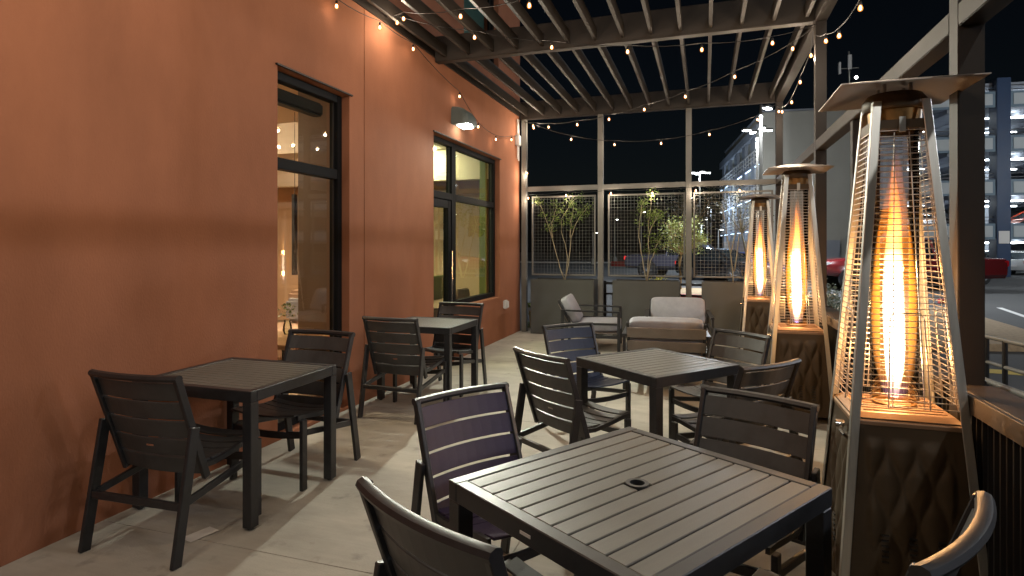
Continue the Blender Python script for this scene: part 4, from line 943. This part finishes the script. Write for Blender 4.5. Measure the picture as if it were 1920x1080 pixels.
s_ = MB().box(-1.25, -.95, .9, .94, 1.45, 1.75).build('sign_plate', 'white_box', gar); MB().box(-1.18, -1.02, .885, .898, 1.52, 1.68).build('sign_mark', 'gar_blue', s_)
def G(x, y, z=0): c, s = cos(GR), sin(GR); return (GX + c * x - s * y, GY + s * x + c * y, LOT + .035 + z)
make_car('parked_car', 'pale blue sedan parked just left of the blue column', 'car', 'sedan', 'p_blue', G(.9, 4.2), GR + radians(200), group='vehicles parked in the garage')
make_car('parked_car', 'bright red car left of the pale blue sedan', 'car', 'sedan', 'p_red', G(-2.6, 6.0), GR + radians(205), group='vehicles parked in the garage')
make_car('parked_car', 'white car showing its red tail lamp right of the blue column', 'car', 'sedan', 'p_white', G(2.9, 3.6), GR + radians(50), group='vehicles parked in the garage')
make_car('parked_car', 'grey car parked deep in the garage behind the red one', 'car', 'suv', 'p_grey', G(-1.6, 11.5), GR + radians(95), group='vehicles parked in the garage')
make_car('parked_car', 'dark car left of the red one in the garage', 'car', 'suv', 'p_black', G(-3.9, 12.5), GR + radians(80), group='vehicles parked in the garage')
make_car('parked_car', 'orange red car on the second garage level', 'car', 'sedan', 'p_orange', G(3.3, 2.4, 2.62), GR + radians(182), group='vehicles parked in the garage')
make_car('parked_car', 'black car on the second garage level, left of the blue column', 'car', 'suv', 'p_black', G(-3.9, 2.8, 2.62), GR + radians(2), group='vehicles parked in the garage')

# --- beige block and blue hotel facade --------------------------------
bz = thing('beige_building', 'plain beige blank walled block behind the lamp posts', 'building', (7.37, 48.74, LOT), GR)
MB().box(.0, 7.35, 0, 20, .001, 12.1).build('wall', 'beige', bz, bevel=.03); box('coping', 'gar_conc', bz, -.08, 7.43, -.08, 20, 12.105, 12.22)
box('stair_door', 'hotel_grey', bz, 4.3, 5.4, -.05, -.005, .01, 2.3)
a0 = Vector((7.3, 48.9)); a1 = Vector((5.1, 71.15)); dv2 = (a1 - a0).normalized(); Lf = (a1 - a0).length
hb_ = thing('hotel_building', 'blue lit hotel facade with white railings receding left of the beige block', 'building', (a0.x, a0.y, LOT), math.atan2(dv2.y, dv2.x))
MB().box(0.05, Lf, -9, -0.6, 0, 11.2).build('wall', 'hotel_blue', hb_)   # local x runs away from us, +y faces the camera side
MB().box(0.05, Lf, -.595, .35, 10.6, 11.3).build('cornice', 'hotel_grey', hb_)
for k in range(5):
    x = 1.6 + k * 4.4; MB().box(x, x + 1.5, -.59, .25, .02, 10.59).build('pier', 'hotel_grey', hb_)
for z in (3.3, 5.9, 8.4):
    MB().box(0.05, Lf, -.585, .3, z - .22, z).build('balcony_slab', 'hotel_grey', hb_)
    q = MB().bar((0.05, .32, z + .95), (Lf, .32, z + .95), .08, .10).bar((0.05, .32, z + .55), (Lf, .32, z + .55), .05, .06).bar((.05, .32, z + .25), (Lf, .32, z + .25), .05, .06)
    for k in range(18): q.bar((.1 + k * Lf / 18, .32, z), (.1 + k * Lf / 18, .32, z + .95), .05, .05)
    q.build('balcony_railing', 'white_box', hb_)
    MB().box(.05, Lf, .16, .22, z - .262, z - .222).build('facade_fill_strip', 'blue_fill', hb_)  # glowing strip added under each slab to brighten the facade
    for k in range(5): w = MB().box(3.4 + k * 4.4, 5.7 + k * 4.4, -.598, -.55, z + .3, z + 2.1).build('window', 'dark_glass', hb_)
t = thing('antenna_mast', 'thin antenna mast with a bright lamp on the far roof', 'antenna', (13.9, 52.0, 11.8), GR)
MB().tube([(0, 0, 0), (0, 0, 5.0)], .07, 8).build('mast', 'post_gray', t); box('antenna_panel', 'white_box', t, -.12, .12, -.25, -.1, 3.6, 4.7); box('antenna_panel', 'white_box', t, -.75, -.6, -.1, .1, 3.3, 4.2); MB().bar((-.7, 0, 3.7), (.7, 0, 3.7), .05, .05).build('cross_arm', 'post_gray', t)
MB().lathe([(.02, -.12), (.11, -.06), (.11, .06), (.02, .12)], 10, (.45, -.2, 2.9)).build('lamp', 'lamp_far', t)
t = thing('storage_container', 'white ribbed container standing right of the black car', 'container', (5.6, 39.6, LOT), radians(6))
box('shell', 'white_box', t, -1.0, 3.2, 0, 2.2, .1, 2.15); 
q = MB()
for k in range(14): q.box(-.95 + k * .3, -.80 + k * .3, -.03, -.002, .15, 2.1)
q.build('rib', 'white_box', t); box('skid', 'black', t, -1.0, 3.2, .1, 2.1, 0, .099)

# --- planting --------------------------------------------------------
def tree(name, label, loc, trunk, clumps, leaf, nleaf, size, seed, bark='bark', spread=.28, limbs=6, r=.07):
    rng = random.Random(seed); t = thing(name, label, 'tree', loc); tk = MB(); lv = MB()
    T = [Vector(p) for p in trunk]; tk.tube(T, r, 8, r * .55)
    for c in clumps:
        c = Vector(c); m = T[-1].lerp(c, .5) + Vector((rng.gauss(0, .08), rng.gauss(0, .08), .05)); tk.tube([T[-1], m, c], r * .42, 6, .008)
        for _ in range(3): e = c + Vector((rng.gauss(0, spread), rng.gauss(0, spread), rng.gauss(0, spread))); tk.tube([m.lerp(c, .6), c.lerp(e, .5), e], .012, 5, .004)
        leaf_quads(lv, c, nleaf, spread, size, rng)
    tk.build('trunk', bark, t, smooth='all'); lv.build('crown', leaf, t, recalc=False); return t
rng = random.Random(5); cl = []
for _ in range(26):
    a = rng.uniform(0, 6.28); rr = rng.uniform(.1, 1.0) ** .6; z = rng.uniform(1.62, 2.75); w = .78 * (1 - ((z - 2.05) / .95) ** 2 * .7); cl.append((cos(a) * rr * w, sin(a) * rr * w, z))
tree('palo_verde_tree', 'light green leafy tree on a yellowish trunk in the red kerbed island', (2.22, 24.0, LOT + .14), [(0, 0, 0), (.03, 0, .5), (-.02, .02, 1.0), (.05, 0, 1.35)], cl, 'leaf_pv', 110, .05, 11, spread=.17)
cl2 = [(-.9, 0, 3.2), (-.5, .2, 3.5), (-.1, 0, 3.4), (.3, .1, 3.1), (.5, 0, 2.7), (-.4, -.2, 2.9), (.1, .2, 2.8), (-.75, .1, 2.75)]
tree('sparse_tree', 'sparse dim tree with thin leaning trunk beyond the right screen', (4.75, 22.6, LOT + .13), [(0, 0, 0), (-.05, 0, .8), (-.2, 0, 1.5), (-.35, .05, 2.2)], cl2, 'leaf_dim', 55, .05, 12, 'stem', .22, r=.05)
tree('dark_tree', 'dark tree behind the light green one near the distant lamps', (2.6, 38.0, LOT), [(0, 0, 0), (.1, 0, 1.5), (.0, 0, 3.2)], [(rng.uniform(-1.2, 1.2), rng.uniform(-1, 1), rng.uniform(3.2, 5.0)) for _ in range(12)], 'leaf_dim', 110, .10, 14, 'bark', .4)
def shrub(name, label, loc, r, h, leaf, n, size, seed):
    rng = random.Random(seed); t = thing(name, label, 'shrub', loc); lv = MB(); st = MB()
    for _ in range(9):
        e = Vector((rng.gauss(0, r * .5), rng.gauss(0, r * .5), rng.uniform(.4, 1) * h)); st.tube([(0, 0, 0), e * .5 + Vector((0, 0, .05)), e], .012, 5, .004); leaf_quads(lv, e, n // 9, r * .3, size, rng)
    st.build('stem', 'bark', t); lv.build('foliage', leaf, t, recalc=False)
shrub('yellow_shrub', 'bright yellow flowering shrub beside the pickup wheel', (1.42, 23.6, LOT + .14), .36, .42, 'leaf_yel', 220, .05, 21)
shrub('green_shrub', 'small pale green shrub in the island below the black car', (3.6, 22.2, LOT + .14), .22, .42, 'leaf_silver', 110, .04, 22)
for k, (x, y) in enumerate([(5.7, 13.2), (6.3, 14.3), (6.9, 15.4), (7.4, 17.0), (6.4, 17.8)]):
    shrub('silver_shrub', ['silvery shrub nearest the low patio wall', 'silvery shrub second from the low patio wall', 'silvery shrub in the middle of the planting bed', 'silvery shrub at the far right of the planting bed', 'silvery shrub at the far end of the planting bed'][k], (x, y, LOT + .13), .45, .55, 'leaf_silver', 420, .05, 30 + k)
shrub('low_plant', 'small green plant in the gap beside the terracotta wall', (.06, 10.62, LOT + .004), .10, .75, 'leaf_young', 150, .03, 44)
bpy.context.view_layer.update()
